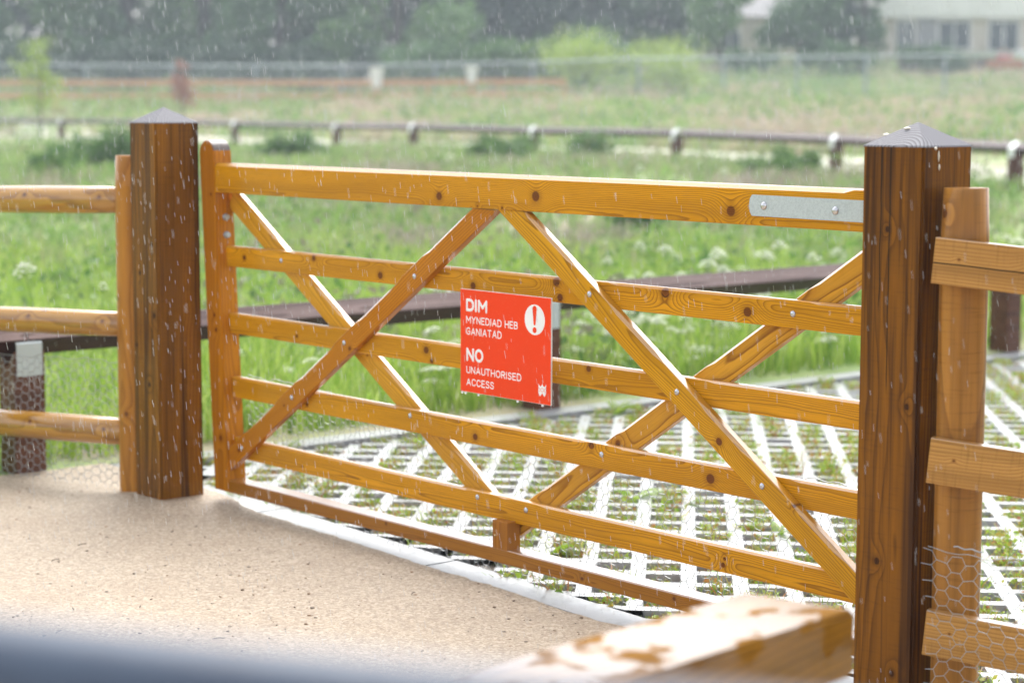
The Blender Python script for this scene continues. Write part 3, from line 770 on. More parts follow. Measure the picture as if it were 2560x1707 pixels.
# sand coloured path in front of the gate
def kerb_back(x): return .040 - .066 * x if x < .4 else .0136
def kerb_front(x): return kerb_back(x) - .128
m, nt_, b_ = new_mat('sand_path'); N = NB(nt_)
ob = N.coords('Object')
g1 = N.noise(ob, 150., 3.0, .85); g2 = N.noise(ob, 2.2, 4.0, .6); vo = N.voro(ob, 120.); vs_ = N.voro(ob, 55.); sel = N.noise(ob, 22., 2.0)
c = N.ramp(g1, [(.34, (.27, .205, .145)), (.5, (.42, .335, .24)), (.66, (.57, .475, .36))])
pv_ = nt_.nodes.new('ShaderNodeTexVoronoi'); pv_.inputs['Scale'].default_value = 105.; nt_.links.new(ob, pv_.inputs['Vector']); pr_ = N.sep(pv_.outputs['Color'])[0]
c = N.mix(N.mapr(pr_, .0, .35, .55, 0, False), c, (.22, .165, .115)); c = N.mix(N.mapr(pr_, .75, 1., 0, .6, False), c, (.62, .53, .41))
c = N.mix(N.mapr(g2, .42, .7, 0, .3), c, (.30, .215, .14))
sp = N.math('MULTIPLY', N.mapr(vs_, .12, .26, 1, 0), N.mapr(sel, .52, .60))
c = N.mix(N.math('MULTIPLY', sp, .6), c, (.12, .085, .055))
nt_.links.new(c, b_.inputs['Base Color']); b_.inputs['Roughness'].default_value = .75; b_.inputs['Coat Weight'].default_value = .10; b_.inputs['Coat Roughness'].default_value = .35
N.bump(N.math('ADD', N.math('MULTIPLY', g1, .6), N.math('MULTIPLY', N.math('SUBTRACT', 1, vo), .5)), .9, .0035, b_)
sandm = m
xs = np.concatenate([np.linspace(-3.06, 1.4, 240), np.linspace(1.45, 12, 40)]); V = []; F = []; nn = 70
for x in xs:
    yf = kerb_front(x) + .010 * mnoise.noise(Vector((x * 3.1, 0, 0))) + .012 * mnoise.noise(Vector((x * 14, 5, 0))) + .006 * mnoise.noise(Vector((x * 45, 9, 0)))
    if x < -1.95: yf += .01 * min(1, (-1.95 - x) * 6)
    for k in range(nn):
        t = (k / (nn - 1)) ** 2.2; y = yf + (-12 - yf) * t
        dx = x + 2.24; dy = y + .085
        z = .005 + .024 * math.exp(-(max(0, abs(dx) - .08) ** 2 + max(0, abs(dy) - .08) ** 2) / .03) + .003 * mnoise.noise(Vector((x * 2.5, y * 2.5, 0))) + .0012 * mnoise.noise(Vector((x * 12, y * 12, 3)))
        if k == 0: z = -.006
        V.append((x, y, z))
for i in range(len(xs) - 1):
    for k in range(nn - 1): a = i * nn + k; F.append((a, a + 1, a + nn + 1, a + nn))
tag(link('sand_path', from_arrays('sand_path', V, F, smooth=True), sandm), kind='structure')

# pebbles, twigs on the sand
def scatter_bits(name, n, xr, yr, smin, smax, mat, flatk=.5, zoff=.006, seed=0):
    rr = random.Random(seed); V = []; F = []
    ico = bmesh.new(); bmesh.ops.create_icosphere(ico, subdivisions=1, radius=1); iv = [v.co.copy() for v in ico.verts]; ic = [tuple(v.index for v in f.verts) for f in ico.faces]; ico.free()
    for _ in range(n):
        x = rr.uniform(*xr); y = rr.uniform(*yr)
        if y > kerb_front(x) - .01: continue
        s = smin * (smax / smin) ** (rr.random() ** 2.2); sx = s * rr.uniform(.7, 1.6); a = rr.random() * 6.3; o = len(V)
        for v in iv:
            k = rr.uniform(.75, 1.2); px = v.x * sx * k; py = v.y * s * k
            V.append((x + px * math.cos(a) - py * math.sin(a), y + px * math.sin(a) + py * math.cos(a), zoff + v.z * s * flatk * k))
        F += [tuple(i + o for i in q_) for q_ in ic]
    return link(name, from_arrays(name, V, np.array(F)), mat)
grit = leafmat('grit_stone', [(.10, .075, .05), (.30, .18, .10), (.5, .40, .30), (.16, .12, .09), (.62, .52, .42)], 0.0, .6)
tag(scatter_bits('grit', 4200, (-3.0, 2.3), (-3.6, .05), .0016, .0062, grit, .6, .0055, 3), kind='stuff')
twig = simple('twig', (.07, .045, .03), .7)
V = []; F = []
for _ in range(34):
    x = random.uniform(-2.9, 1.2); y = random.uniform(-2.4, -.2); a = random.random() * 3.1; l = random.uniform(.012, .045)
    v, f = tube([(x + math.cos(a) * l * t + random.uniform(-.001, .001), y + math.sin(a) * l * t, .0085 + .002 * math.sin(t * 3)) for t in (0, .35, .7, 1)], .0012, 5)
    o = len(V); V += [tuple(p) for p in v]; F += [tuple(i + o for i in q_) for q_ in f]
tag(link('twig_litter', from_arrays('twig_litter', V, F), twig), kind='stuff')

# kerb
conc = lambda nm, c, c2: simple(nm, c, .38, 0, .55, 14, c2, .15, bdist=.003, coat_rough=.18)
m, nt_, b_ = new_mat('wet_kerb'); N = NB(nt_); ob = N.coords('Object')
n1 = N.noise(ob, 9., 5.0, .65); n2 = N.noise(ob, 60., 3.0, .6)
c = N.mix(N.mapr(n1, .50, .68, 0, .55), (.34, .35, .36), (.16, .17, .175)); c = N.mix(N.mapr(n2, .55, .75, 0, .4), c, (.22, .23, .22))
nt_.links.new(c, b_.inputs['Base Color']); b_.inputs['Roughness'].default_value = .4; b_.inputs['Coat Weight'].default_value = .3; b_.inputs['Coat IOR'].default_value = 1.34; b_.inputs['Coat Roughness'].default_value = .14; N.bump(n2, .25, .002, b_)
kerbm = m
bm = bmesh.new(); jx = [-3.05, -2.83, -1.885, -.872, .12, 1.12, 2.12, 3.12, 4.1]
for a, c in zip(jx[:-1], jx[1:]):
    q_ = [(a + .002, kerb_front(a)), (c - .002, kerb_front(c)), (c - .002, kerb_back(c)), (a + .002, kerb_back(a))]
    t = [bm.verts.new((x, y, 0)) for x, y in q_]; bo = [bm.verts.new((x, y, -.12)) for x, y in q_]
    bm.faces.new(t)
    for i in range(4): bm.faces.new((t[i], t[(i + 1) % 4], bo[(i + 1) % 4], bo[i]))
bmesh.ops.recalc_face_normals(bm, faces=bm.faces)
bmesh.ops.bevel(bm, geom=[e for e in bm.edges if abs(e.verts[0].co.z + e.verts[1].co.z) < 1e-5], offset=.004, segments=2, affect='EDGES')
tag(link('kerb', bm_mesh('kerb', bm), kerbm), kind='structure')
# far edge kerb along the knee rail
box_ = box('kerb', -3.052, -2.93, .24, 9.5, -.12, .004, kerbm, None, .004); tag(box_, kind='structure')

# paving grid at 45 degrees to the gate
m, nt_, b_ = new_mat('grid_concrete'); N = NB(nt_); ob = N.coords('Object')
n1 = N.noise(ob, 6., 5.0, .65); n2 = N.noise(ob, 70., 3.0, .6)
c = N.mix(N.mapr(n1, .5, .72, 0, .5), (.34, .35, .36), (.20, .20, .20)); c = N.mix(N.mapr(n2, .58, .78, 0, .35), c, (.25, .25, .22))
nt_.links.new(c, b_.inputs['Base Color']); b_.inputs['Roughness'].default_value = .42; b_.inputs['Coat Weight'].default_value = .35; b_.inputs['Coat IOR'].default_value = 1.34; b_.inputs['Coat Roughness'].default_value = .14; N.bump(n2, .25, .002, b_)
gridm = m
PIT = .150; OP = .104; X0, Y0 = .469, 1.053          # one cell's far-left corner
eu = np.array([1, 1]) / math.sqrt(2); ev = np.array([1, -1]) / math.sqrt(2)
V = []; F = []; cells = []
def ingrid(x, y): return -2.93 < x < 6.5 and kerb_back(x) + .004 < y < 9.4
def addq(pts):
    o = len(V); V.extend(pts); F.append((o, o + 1, o + 2, o + 3))
rng_ = range(-75, 75)
for i in rng_:
    for j in rng_:
        o = np.array([X0, Y0]) + eu * i * PIT + ev * j * PIT
        c0 = o + eu * OP / 2 + ev * OP / 2
        if not ingrid(c0[0], c0[1]): continue
        hz = .0 - .003
        jt = .0015 * mnoise.noise(Vector((c0[0] * 1.3, c0[1] * 1.3, 0)))
        P = lambda u, v: (o[0] + eu[0] * u + ev[0] * v, o[1] + eu[1] * u + ev[1] * v)
        def T(u, v, z=hz): p = P(u, v); x, y = p; y2 = max(y, kerb_back(x) + .003); x2 = max(x, -2.93); return (x2, y2, z)
        g_ = PIT - OP
        addq([T(0, OP), T(OP, OP), T(OP, PIT), T(0, PIT)])            # strip
        addq([T(OP, 0), T(PIT, 0), T(PIT, OP), T(OP, OP)])
        addq([T(OP, OP), T(PIT, OP), T(PIT, PIT), T(OP, PIT)])
        # sloping inner walls
        q1 = [(0, 0), (OP, 0), (OP, OP), (0, OP)]; q2 = [(.006, .006), (OP - .006, .006), (OP - .006, OP - .006), (.006, OP - .006)]
        for k in range(4):
            a, c = q1[k], q1[(k + 1) % 4]; a2, c2 = q2[k], q2[(k + 1) % 4]
            addq([T(*a), T(*c), T(*c2, z=-.06), T(*a2, z=-.06)])
        cells.append(c0)
tag(link('grid_paving', from_arrays('grid_paving', np.array(V), np.array(F)), gridm), kind='structure')
# gravel in the cells
m, nt_, b_ = new_mat('gravel'); N = NB(nt_); g_ = nt_.nodes.new('ShaderNodeNewGeometry'); P_ = g_.outputs['Position']
v_ = nt_.nodes.new('ShaderNodeTexVoronoi'); v_.inputs['Scale'].default_value = 140.; nt_.links.new(P_, v_.inputs['Vector'])
c = N.mix(N.mapr(N.sep(v_.outputs['Color'])[0], .2, .9, 0, 1, False), (.06, .055, .05), (.30, .28, .26)); c = N.mix(N.mapr(N.noise(P_, 9., 3.), .5, .65, 0, .7), c, (.09, .065, .04))
nt_.links.new(c, b_.inputs['Base Color']); b_.inputs['Roughness'].default_value = .5; N.bump(N.math('SUBTRACT', 1, v_.outputs['Distance']), 1.0, .006, b_)
gn = 90; xs = np.linspace(-2.93, 6.5, gn * 2); ys = np.linspace(0.02, 9.4, gn * 2); XX, YY = np.meshgrid(xs, ys, indexing='ij')
ZZ = -.030 + .010 * np.sin(XX * 13) * np.sin(YY * 11) + .006 * np.sin(XX * 41 + YY * 29)
V = np.stack([XX, YY, ZZ], -1).reshape(-1, 3); nx, ny = XX.shape
I = (np.arange(nx - 1)[:, None] * ny + np.arange(ny - 1)[None]).ravel()
tag(link('gravel_bed', from_arrays('gravel_bed', V, np.stack([I, I + ny, I + ny + 1, I + 1], 1), smooth=True), m), kind='structure')

# ------------------------------------------------------------------ vegetation generators
def blades(P, H, W, lean=.35, seed=1):
    """grass blades: bent 3-segment strips; P (n,3)"""
    r = np.random.default_rng(seed); n = len(P); a = r.random(n) * 2 * np.pi
    side = np.stack([np.cos(a), np.sin(a), np.zeros(n)], 1) * (W / 2)[:, None]
    b = r.random(n) * 2 * np.pi; ln = (r.random(n) ** 1.2 * lean * 2)[:, None] * H[:, None]
    dr = np.stack([np.cos(b), np.sin(b), np.zeros(n)], 1)
    up = np.array([[0, 0, 1.]])
    p1 = P + up * H[:, None] * .45 + dr * ln * .22; p2 = P + up * H[:, None] * .82 + dr * ln * .62; p3 = P + up * H[:, None] * (1 - .15 * ln / H[:, None]) + dr * ln
    V = np.stack([P - side, P + side, p1 + side * .9, p1 - side * .9, p2 + side * .55, p2 - side * .55, p3 + side * .08, p3 - side * .08], 1)
    base = (np.arange(n) * 8)[:, None]
    F = np.concatenate([base + np.array([[0, 1, 2, 3]]), base + np.array([[3, 2, 4, 5]]), base + np.array([[5, 4, 6, 7]])], 0)
    return V.reshape(-1, 3), F
def leaves(P, S, seed=1, flatz=.6):
    """small leaf quads, random facing"""
    r = np.random.default_rng(seed); n = len(P)
    d = r.normal(size=(n, 3)); d[:, 2] *= flatz; d /= np.linalg.norm(d, axis=1, keepdims=True)
    e = r.normal(size=(n, 3)); e -= d * (e * d).sum(1, keepdims=True); e /= np.linalg.norm(e, axis=1, keepdims=True)
    S = S[:, None]
    V = np.stack([P - d * S * .5, P + e * S * .32, P + d * S * .5, P - e * S * .32], 1)
    return V.reshape(-1, 3), np.arange(n * 4).reshape(n, 4)
def st_points(n, s0, s1, marg=.5, p=1.0, t0=-.26, t1=.26, seed=0):
    r = np.random.default_rng(seed); s = s0 + (s1 - s0) * r.random(n) ** p; t = (t0 + (t1 - t0) * r.random(n)) * s + r.uniform(-marg, marg, n)
    x = CAM.x + FWh.x * s + RTh.x * t; y = CAM.y + FWh.y * s + RTh.y * t
    return x, y, s, t

# near meadow grass, bright
greens = [(.15, .28, .03), (.25, .41, .05), (.38, .52, .08), (.46, .56, .16), (.20, .36, .04)]
gmat = leafmat('fresh_grass', greens, .45, .5, (1.3, .62, (.26, .30, .12)))
x, y, s, t = st_points(60000, 7.0, 17.5, .6, 1.1, seed=11); k = (x < -3.2) | (y > 9.6)
x, y, s = x[k], y[k], s[k]; r = np.random.default_rng(5)
cl = np.sin(x * 3.1 + y * 1.3) * np.sin(y * 2.7 - x) * .5 + .5
H = (.10 + .22 * r.random(len(x)) * (.4 + cl)); V, F = blades(np.stack([x, y, zt(x, y) - .01], 1), H, .006 + .008 * r.random(len(x)) * (s / 10), .5, 2)
tag(link('meadow_grass', from_arrays('meadow_grass', V, F), gmat), kind='stuff')
# middle distance: darker, rougher herbs with bare soil showing
mid_m = leafmat('rough_grass', [(.15, .28, .06), (.23, .38, .08), (.33, .43, .14), (.34, .32, .20), (.18, .34, .07)], .4, .6, (.45, .50, (.34, .29, .24)))
x, y, s, t = st_points(60000, 15.5, 46, 1.0, 1.0, seed=12); s_r = np.interp((t / s) * 5206 / 1.0064 + 1280, RX, RS); k0 = (s < s_r + .8); x, y, s = x[k0], y[k0], s[k0]; n_ = np.sin(x * .8 + 1) * np.sin(y * .9) + .5 * np.sin(x * 2.3 + y * 1.9)
tt_ = (y * FWh.x - x * FWh.y); soil = (np.sin(x * .7 + y * .45) > -.1) & (s < 30) & (s > 14.5) & (((x - CAM.x) * RTh.x + (y - CAM.y) * RTh.y) > .2)
k = ((n_ > -.45) & ~soil) | (np.random.default_rng(3).random(len(x)) < .22); x, y, s = x[k], y[k], s[k]
pd = np.interp(y * 0, [0], [0])
r = np.random.default_rng(6); H = .10 + .22 * r.random(len(x)); V, F = blades(np.stack([x, y, zt(x, y) - .02], 1), H, .018 + .024 * r.random(len(x)), .6, 3)
tag(link('rough_grass', from_arrays('rough_grass', V, F), mid_m), kind='stuff')
# far bank
far_m = leafmat('bank_grass', [(.18, .33, .09), (.28, .43, .12), (.42, .52, .19), (.50, .44, .28), (.24, .40, .12)], .35, .7, (.16, .48, (.56, .46, .36)))
x, y, s, t = st_points(60000, 32, 104, 2.0, 1.2, seed=13)
s_r = np.interp((t / s) * 5206 / 1.0064 + 1280, RX, RS); k = (s > s_r + np.interp(1280 + t / s * 5206, [0, 1000, 2560], [8, 11, 15]) - .6); x, y, s = x[k], y[k], s[k]
H = .15 + .35 * r.random(len(x)) * (.5 + .5 * np.sin(x * .5) * np.sin(y * .6)); V, F = blades(np.stack([x, y, zt(x, y) - .03], 1), H + .05, .06 + .09 * r.random(len(x)), .7, 4)
tag(link('bank_grass', from_arrays('bank_grass', V, F), far_m), kind='stuff')

# broad leaved herb clumps that break up the grass
def herb_stuff(name, n, s0, s1, leaf, h, rad, cols, patch, seed, per, cond):
    x, y, s, t = st_points(n, s0, s1, 1.0, 1.0, seed=seed); px = 1280 + t / s * 5206; sr = np.interp(px, RX, RS); k = cond(x, y, s, t, sr); x, y = x[k], y[k]
    r = np.random.default_rng(seed + 1); m = len(x); sc = .5 + r.random(m) ** 2 * 1.3; I_ = np.repeat(np.arange(m), per)
    P = np.c_[x[I_], y[I_], zt(x, y)[I_]] + r.normal(size=(m * per, 3)) * (np.array([rad, rad, 0]) * sc[I_][:, None])
    P[:, 2] += h * sc[I_] * r.random(m * per) ** .8
    V, F = leaves(P, leaf * (.5 + r.random(m * per)), seed + 2, 1.0)
    tag(link(name, from_arrays(name, V, F), leafmat(name, cols, .35, .6, patch)), kind='stuff')
herb_stuff('meadow_herbs', 560, 9.5, 46, .055, .34, .16, [(.08, .17, .04), (.13, .25, .05), (.19, .33, .07), (.28, .40, .12)], (.5, .50, (.24, .22, .15)), 301, 60, lambda x, y, s, t, sr: (x < -3.3) & (s < sr + .6))
herb_stuff('bank_herbs', 800, 34, 100, .16, .50, .55, [(.11, .22, .07), (.17, .31, .09), (.26, .42, .11), (.45, .38, .24)], (.2, .47, (.50, .41, .32)), 311, 50, lambda x, y, s, t, sr: s > sr + np.interp(1280 + t / s * 5206, [0, 1000, 2560], [8, 11, 15]))

# weeds in the paving cells
weedm = leafmat('paving_weed', [(.26, .42, .03), (.36, .50, .05), (.18, .32, .04), (.48, .46, .08), (.40, .14, .05), (.32, .36, .12)], .4, .5)
C_ = np.array(cells); dist = np.linalg.norm(C_ - np.array([CAM.x, CAM.y]), axis=1); C_ = C_[(dist < 12) & (C_[:, 0] < 3.2)]
rr = np.random.default_rng(21); Pw = []; Hw = []; Ww = []; Pl = []; Sl = []
for c0 in C_:
    a = rr.random()
    if a < .10: continue
    n = int(rr.integers(20, 60) * (1.5 if a > .8 else 1)); cc = c0 + rr.normal(size=2) * .018
    p = cc + rr.normal(size=(n, 2)) * .028; p = c0 + np.clip(p - c0, -.047, .047) * .95
    hmx = rr.choice([.02, .04, .07, .11], p=[.35, .35, .22, .08])
    Pw.append(np.c_[p, np.full(n, -.032)]); Hw.append(.026 + hmx * rr.random(n)); Ww.append(.0022 + .003 * rr.random(n))
    n2 = int(rr.integers(15, 70)); p = cc + rr.normal(size=(n2, 2)) * .030; p = c0 + np.clip(p - c0, -.05, .05)
    Pl.append(np.c_[p, -.022 + rr.random(n2) * hmx * .8]); Sl.append(.010 + .020 * rr.random(n2) ** 2)
V, F = blades(np.concatenate(Pw), np.concatenate(Hw), np.concatenate(Ww), .9, 6)
V2, F2 = leaves(np.concatenate(Pl), np.concatenate(Sl), 7)
tag(link('paving_weeds', from_arrays('paving_weeds', np.concatenate([V, V2]), np.concatenate([F, F2 + len(V)])), weedm), kind='stuff')

# broad-leaved weeds standing up between the grid (each its own plant)
dock = leafmat('dock_leaf', [(.22, .36, .03), (.30, .42, .05), (.17, .30, .04), (.50, .16, .04)], .45, .4)
def dock_plant(loc, h, n, seed):
    rr = random.Random(seed); V = []; F = []
    for i in range(n):
        a = rr.random() * 6.3; l = h * rr.uniform(.6, 1.1); wd = l * rr.uniform(.18, .3); o = len(V); up = rr.uniform(.5, 1.3); tw = rr.uniform(-.5, .5)
        for k in range(6):
            t = k / 5; d = l * t; ww = wd * math.sin(math.pi * min(1, .12 + t * .88)) * (1 if t > .15 else .35)
            cx = math.cos(a) * d * math.cos(up * (1 - t * .5)); cy = math.sin(a) * d * math.cos(up * (1 - t * .5)); cz = d * math.sin(up * (1 - t * .6))
            sx, sy = -math.sin(a) * ww / 2, math.cos(a) * ww / 2
            V += [(cx - sx, cy - sy, cz + tw * ww * .5), (cx, cy, cz - ww * .12), (cx + sx, cy + sy, cz - tw * ww * .5)]
        for k in range(5):
            b = o + k * 3; F += [(b, b + 1, b + 4, b + 3), (b + 1, b + 2, b + 5, b + 4)]
    return link('dock_weed', from_arrays('dock_weed', V, F, smooth=True), dock, None, loc)
for i, (px, py, h, n) in enumerate([(1545, 1040, .16, 8), (1580, 1250, .15, 8), (1705, 1265, .12, 6), (1375, 1390, .13, 6), (1945, 1345, .11, 6), (2340, 975, .14, 6), (2370, 1020, .14, 6), (2035, 1180, .13, 6), (1640, 1180, .10, 6), (780, 1200, .08, 5), (1440, 1290, .1, 5)]):
    v = FW + RT * ((px - 1280) / 5206.0) - UP * ((py - 853.5) / 5206.0); p = CAM + v * (-(CAM.z + .02) / v.z)
    tag(dock_plant((p.x, p.y, -.03), h, n, i), 'small broad leaved weed growing from a gap in the white paving grid', 'weed', 'broad leaved weeds in the paving grid')

# white umbel flowers in the meadow
umbm = leafmat('umbel_white', [(.74, .76, .60), (.82, .84, .74), (.66, .70, .50)], .4, .6)
stemm = simple('flower_stem', (.14, .25, .05), .6)
def umbel_mesh(seed, R, h):
    rr = random.Random(seed); V = []; F = []; mi = []
    tipx, tipy = rr.uniform(-.08, .08) * h, rr.uniform(-.08, .08) * h
    v, f = tube([(0, 0, 0), (tipx * .5, tipy * .4, h * .5), (tipx, tipy, h)], .0025, 5); V += [tuple(p) for p in v]; F += f; mi += [0] * len(f)
    for i in range(34):
        a = i * 2.4; q_ = R * math.sqrt((i + .5) / 34); z = h + R * .75 * (1 - (q_ / R) ** 2) + rr.uniform(-.1, .1) * R
        cx, cy = tipx + q_ * math.cos(a), tipy + q_ * math.sin(a)
        o = len(V); k = R * rr.uniform(.10, .24)
        for j in range(6): V.append((cx + k * math.cos(j * 1.047), cy + k * math.sin(j * 1.047), z + rr.uniform(-.1, .1) * k))
        V.append((cx, cy, z + k * .5)); F += [(o + j, o + (j + 1) % 6, o + 6) for j in range(6)]; mi += [1] * 6
        if i % 3 == 0:
            v, f = tube([(tipx, tipy, h - R * .2), (cx, cy, z)], .0012, 3, False); o = len(V); V += [tuple(p) for p in v]; F += [tuple(x_ + o for x_ in q2) for q2 in f]; mi += [0] * len(f)
    me = bpy.data.meshes.new('wildflower'); me.from_pydata(V, [], F); me.polygons.foreach_set('material_index', mi); me.materials.append(stemm); me.materials.append(umbm)
    return me
ums = [umbel_mesh(i, R, h) for i, (R, h) in enumerate([(.050, .50), (.062, .62), (.038, .42), (.056, .75), (.044, .34)])]
spots = [(140, 640, 9.6, 1), (255, 710, 9.0, 2), (625, 875, 9.6, 4), (705, 925, 9.4, 0), (2120, 655, 12, 3)]
rr = random.Random(4)
for i in range(280):
    px = rr.choice([rr.uniform(1450, 2140), rr.uniform(1420, 2140), rr.uniform(1050, 2140)]); spots.append((px, rr.choice([rr.uniform(740, 960), rr.uniform(600, 960)]), None, rr.randrange(5)))
for i in range(14): spots.append((rr.uniform(2460, 2600), rr.uniform(560, 800), None, rr.randrange(5)))
for i in range(7): spots.append((rr.uniform(300, 1400), rr.uniform(560, 900), None, rr.randrange(5)))
for i in range(24): spots.append((rr.uniform(1100, 2560), rr.uniform(370, 500), rr.uniform(18, 26), rr.randrange(5)))
for (px, py, d, k) in spots:
    tt = (px - 1280) / 5206.0
    if d is None:
        dmin = (CAM.x + 3.25) / -(FWh.x + RTh.x * tt); zh = rr.uniform(.16, .75); d = (CAM.z - zh) * 5206 / (py - 262.6)
        if d < dmin: d = dmin + rr.uniform(0, 1.2)
    g = ground_at(px, d); zh = CAM.z - (py - 262.6) / 5206 * d - g.z; hz = [.52, .65, .44, .78, .36][k]
    if g.x > -3.2 or zh < .09: continue
    o = link('wildflower', ums[k], None, None, g); a_ = rr.uniform(.5, 1.05); o.scale = (a_, a_, min(1.6, zh / hz)); o.rotation_euler = (rr.uniform(-.25, .25), rr.uniform(-.25, .25), rr.random() * 6)
    tag(o, 'white umbel wildflower standing in the green meadow grass', 'flower', 'white umbel flowers in the meadow')

# bushes near the far knee rail and in the field
def bush(px, d, wd, h, label, cols, seed, n=2600, leaf=.07, name='bush', group=None):
    g = ground_at(px, d); r = np.random.default_rng(seed); k = 9
    root = empty(name, g); tag(root, label, name.split('_')[-1], group)
    cen = np.c_[r.uniform(-wd / 2, wd / 2, k) * .7, r.uniform(-wd / 2, wd / 2, k) * .6, r.uniform(.2, .78, k) * h]; rad = r.uniform(.22, .42, k) * h
    w_ = r.integers(0, k, n); P = cen[w_] + r.normal(size=(n, 3)) * rad[w_][:, None] * np.array([.62, .62, .5]); P[:, 2] = np.abs(P[:, 2])
    V, F = leaves(P, leaf * (.6 + .8 * r.random(n)), seed + 1)
    link('foliage', from_arrays('foliage', V, F), leafmat('bush_leaf', cols, .3, .6), root)
    V = []; F = []
    for i in range(6):
        v, f = tube([(0, 0, -.05), (cen[i][0] * .5, cen[i][1] * .5, cen[i][2] * .6), tuple(cen[i])], .012 * h, 5, True, [.02 * h, .013 * h, .005 * h]); o = len(V); V += [tuple(p) for p in v]; F += [tuple(a + o for a in q_) for q_ in f]
    link('stems', from_arrays('stems', V, F), simple('stem_wood', (.09, .07, .05), .8), root)
    return root
DG = [(.035, .09, .03), (.06, .14, .04), (.09, .19, .05)]; MG = [(.06, .14, .04), (.10, .21, .05), (.15, .27, .07)]
BG_ = 'green bushes in front of the far knee rail'
bush(1255, 35, 1.2, .46, 'mid green bush under the far knee rail, left of the two close together', MG, 31, group=BG_)
bush(1460, 34, 1.1, .50, 'rounded leafy green bush under the far knee rail', MG, 32, group=BG_)
bush(1960, 28.5, 1.3, .42, 'wide green bush beside the gate post with the pale drips, under the far knee rail', MG, 33, group=BG_)
bush(250, 30, 1.1, .70, 'broad mid green bush in the field left of the slam post', MG, 34)
bush(150, 28, .8, .45, 'low mid green bush at the left edge of the field', MG, 37)
bush(740, 36, 1.1, .5, 'mid green bush behind the far knee rail left of the gate top', MG, 35)
bush(1600, 19, .6, .35, 'small leafy plant clump in the purple-brown bank seen through the gate', MG, 36)

# grass tufts hugging the knee rail posts are part of meadow grass; shrubs and trees behind
def tree(px, d, h, wd, label, cols, seed, n=7000, leaf=.22, clear=.28, name='tree', trunk_r=.12, group=None, sink=0, shape=1.0, transl=.25):
    g = ground_at(px, d); g.z -= sink; r = np.random.default_rng(seed)
    root = empty(name, g); tag(root, label, 'tree', group)
    k = 26; th = r.random(k) * 6.283; u = r.random(k); z = clear + (1 - clear) * u ** .9 * .95
    env = np.sin(np.pi * np.clip((z - clear) / (1 - clear) * .82 + .14, 0, 1)) ** .75
    rad = wd / 2 * env * np.sqrt(r.random(k)) * .85
    cen = np.c_[rad * np.cos(th), rad * np.sin(th), z * h]; cr_ = (.10 + .12 * r.random(k)) * min(wd, h) * 1.05
    w_ = r.integers(0, k, n); dv = r.normal(size=(n, 3)); dv /= np.linalg.norm(dv, axis=1, keepdims=True)
    P = cen[w_] + dv * (cr_[w_] * (.55 + .5 * r.random(n)))[:, None] * np.array([1, 1, .75])
    P[:, 2] = np.maximum(P[:, 2], clear * h * .6)
    V, F = leaves(P, leaf * (.6 + .8 * r.random(n)), seed + 1)
    link('crown', from_arrays('crown', V, F), leafmat('tree_leaf', cols, transl, .6), root)
    V = []; F = []
    def add(pts, rads):
        nonlocal V, F
        v, f = tube(pts, .1, 8, True, rads); o = len(V); V += [tuple(p) for p in v]; F += [tuple(a + o for a in q_) for q_ in f]
    add([(0, 0, -.3), (.02 * h, 0, h * .25), (.0, .02 * h, h * .5), (.03 * h, 0, h * .9)], [trunk_r * 1.2, trunk_r, trunk_r * .7, trunk_r * .12])
    for i in range(9):
        zz = h * (clear * .8 + .05 * i); zz = min(zz, cen[i][2] * .9)
        add([(0, 0, zz), tuple(np.array([cen[i][0] * .5, cen[i][1] * .5, (zz + cen[i][2]) / 2])), tuple(cen[i])], [trunk_r * .4, trunk_r * .25, trunk_r * .06])
    link('trunk', from_arrays('trunk', V, F, smooth=True), simple('bark', (.10, .08, .065), .85, 0, .2, 6, (.06, .05, .04)), root)
    return root
# young trees in front of the wood
tree(112, 62, 2.9, 1.6, 'young lime green tree with a thin trunk in front of the wood, far left', [(.24, .36, .05), (.34, .46, .07), (.42, .50, .12)], 51, 1500, .10, .32, trunk_r=.035)
tree(465, 62, 2.2, 1.05, 'small reddish leaved sapling in front of the dark wood', [(.30, .12, .09), (.38, .18, .13), (.27, .14, .09)], 52, 1000, .09, .34, trunk_r=.02)
# wood at the back: overlapping trees filling the top of the view
W1 = [(.07, .14, .06), (.11, .21, .08), (.16, .28, .11)]
W2 = [(.12, .23, .08), (.18, .32, .10), (.26, .40, .14)]
W3 = [(.03, .06, .04), (.05, .095, .055), (.075, .13, .07)]
back = [(-60, 96, 12, 8, W1), (130, 100, 13, 8.5, W2), (330, 97, 12, 8, W1), (520, 101, 13.5, 8, W2), (700, 96, 12, 8, W1), (820, 104, 14, 7, W3), (990, 93, 10.5, 7.5, W2), (1150, 102, 13, 8, W3), (1310, 100, 12.5, 8, W3), (1470, 106, 13, 7.5, W3), (1640, 106, 9, 6.5, W1)]
lab = ['mid grey green tree of the wood beyond the left frame edge', 'lighter green tree of the wood behind the lime green sapling', 'dark tree of the wood, left of the reddish sapling', 'tall green tree of the wood behind the reddish sapling', 'dark tree of the wood, third from the pale crown in the middle', 'blackish tree of the wood directly left of the pale round crown', 'pale green round crowned tree in the middle of the wood', 'blue dark tree of the wood right of the pale round crown', 'blackish tree of the wood above the bright yellow green shrubs', 'blackish tree of the wood beside the gap of sky', 'grey green tree between the wood and the pale house']
for i, ((px, d, h, wd, c), l) in enumerate(zip(back, lab)):
    tree(px, d, h, wd, l, c, 60 + i, 8500, .34, .04, trunk_r=.22, group='trees of the wood along the top')
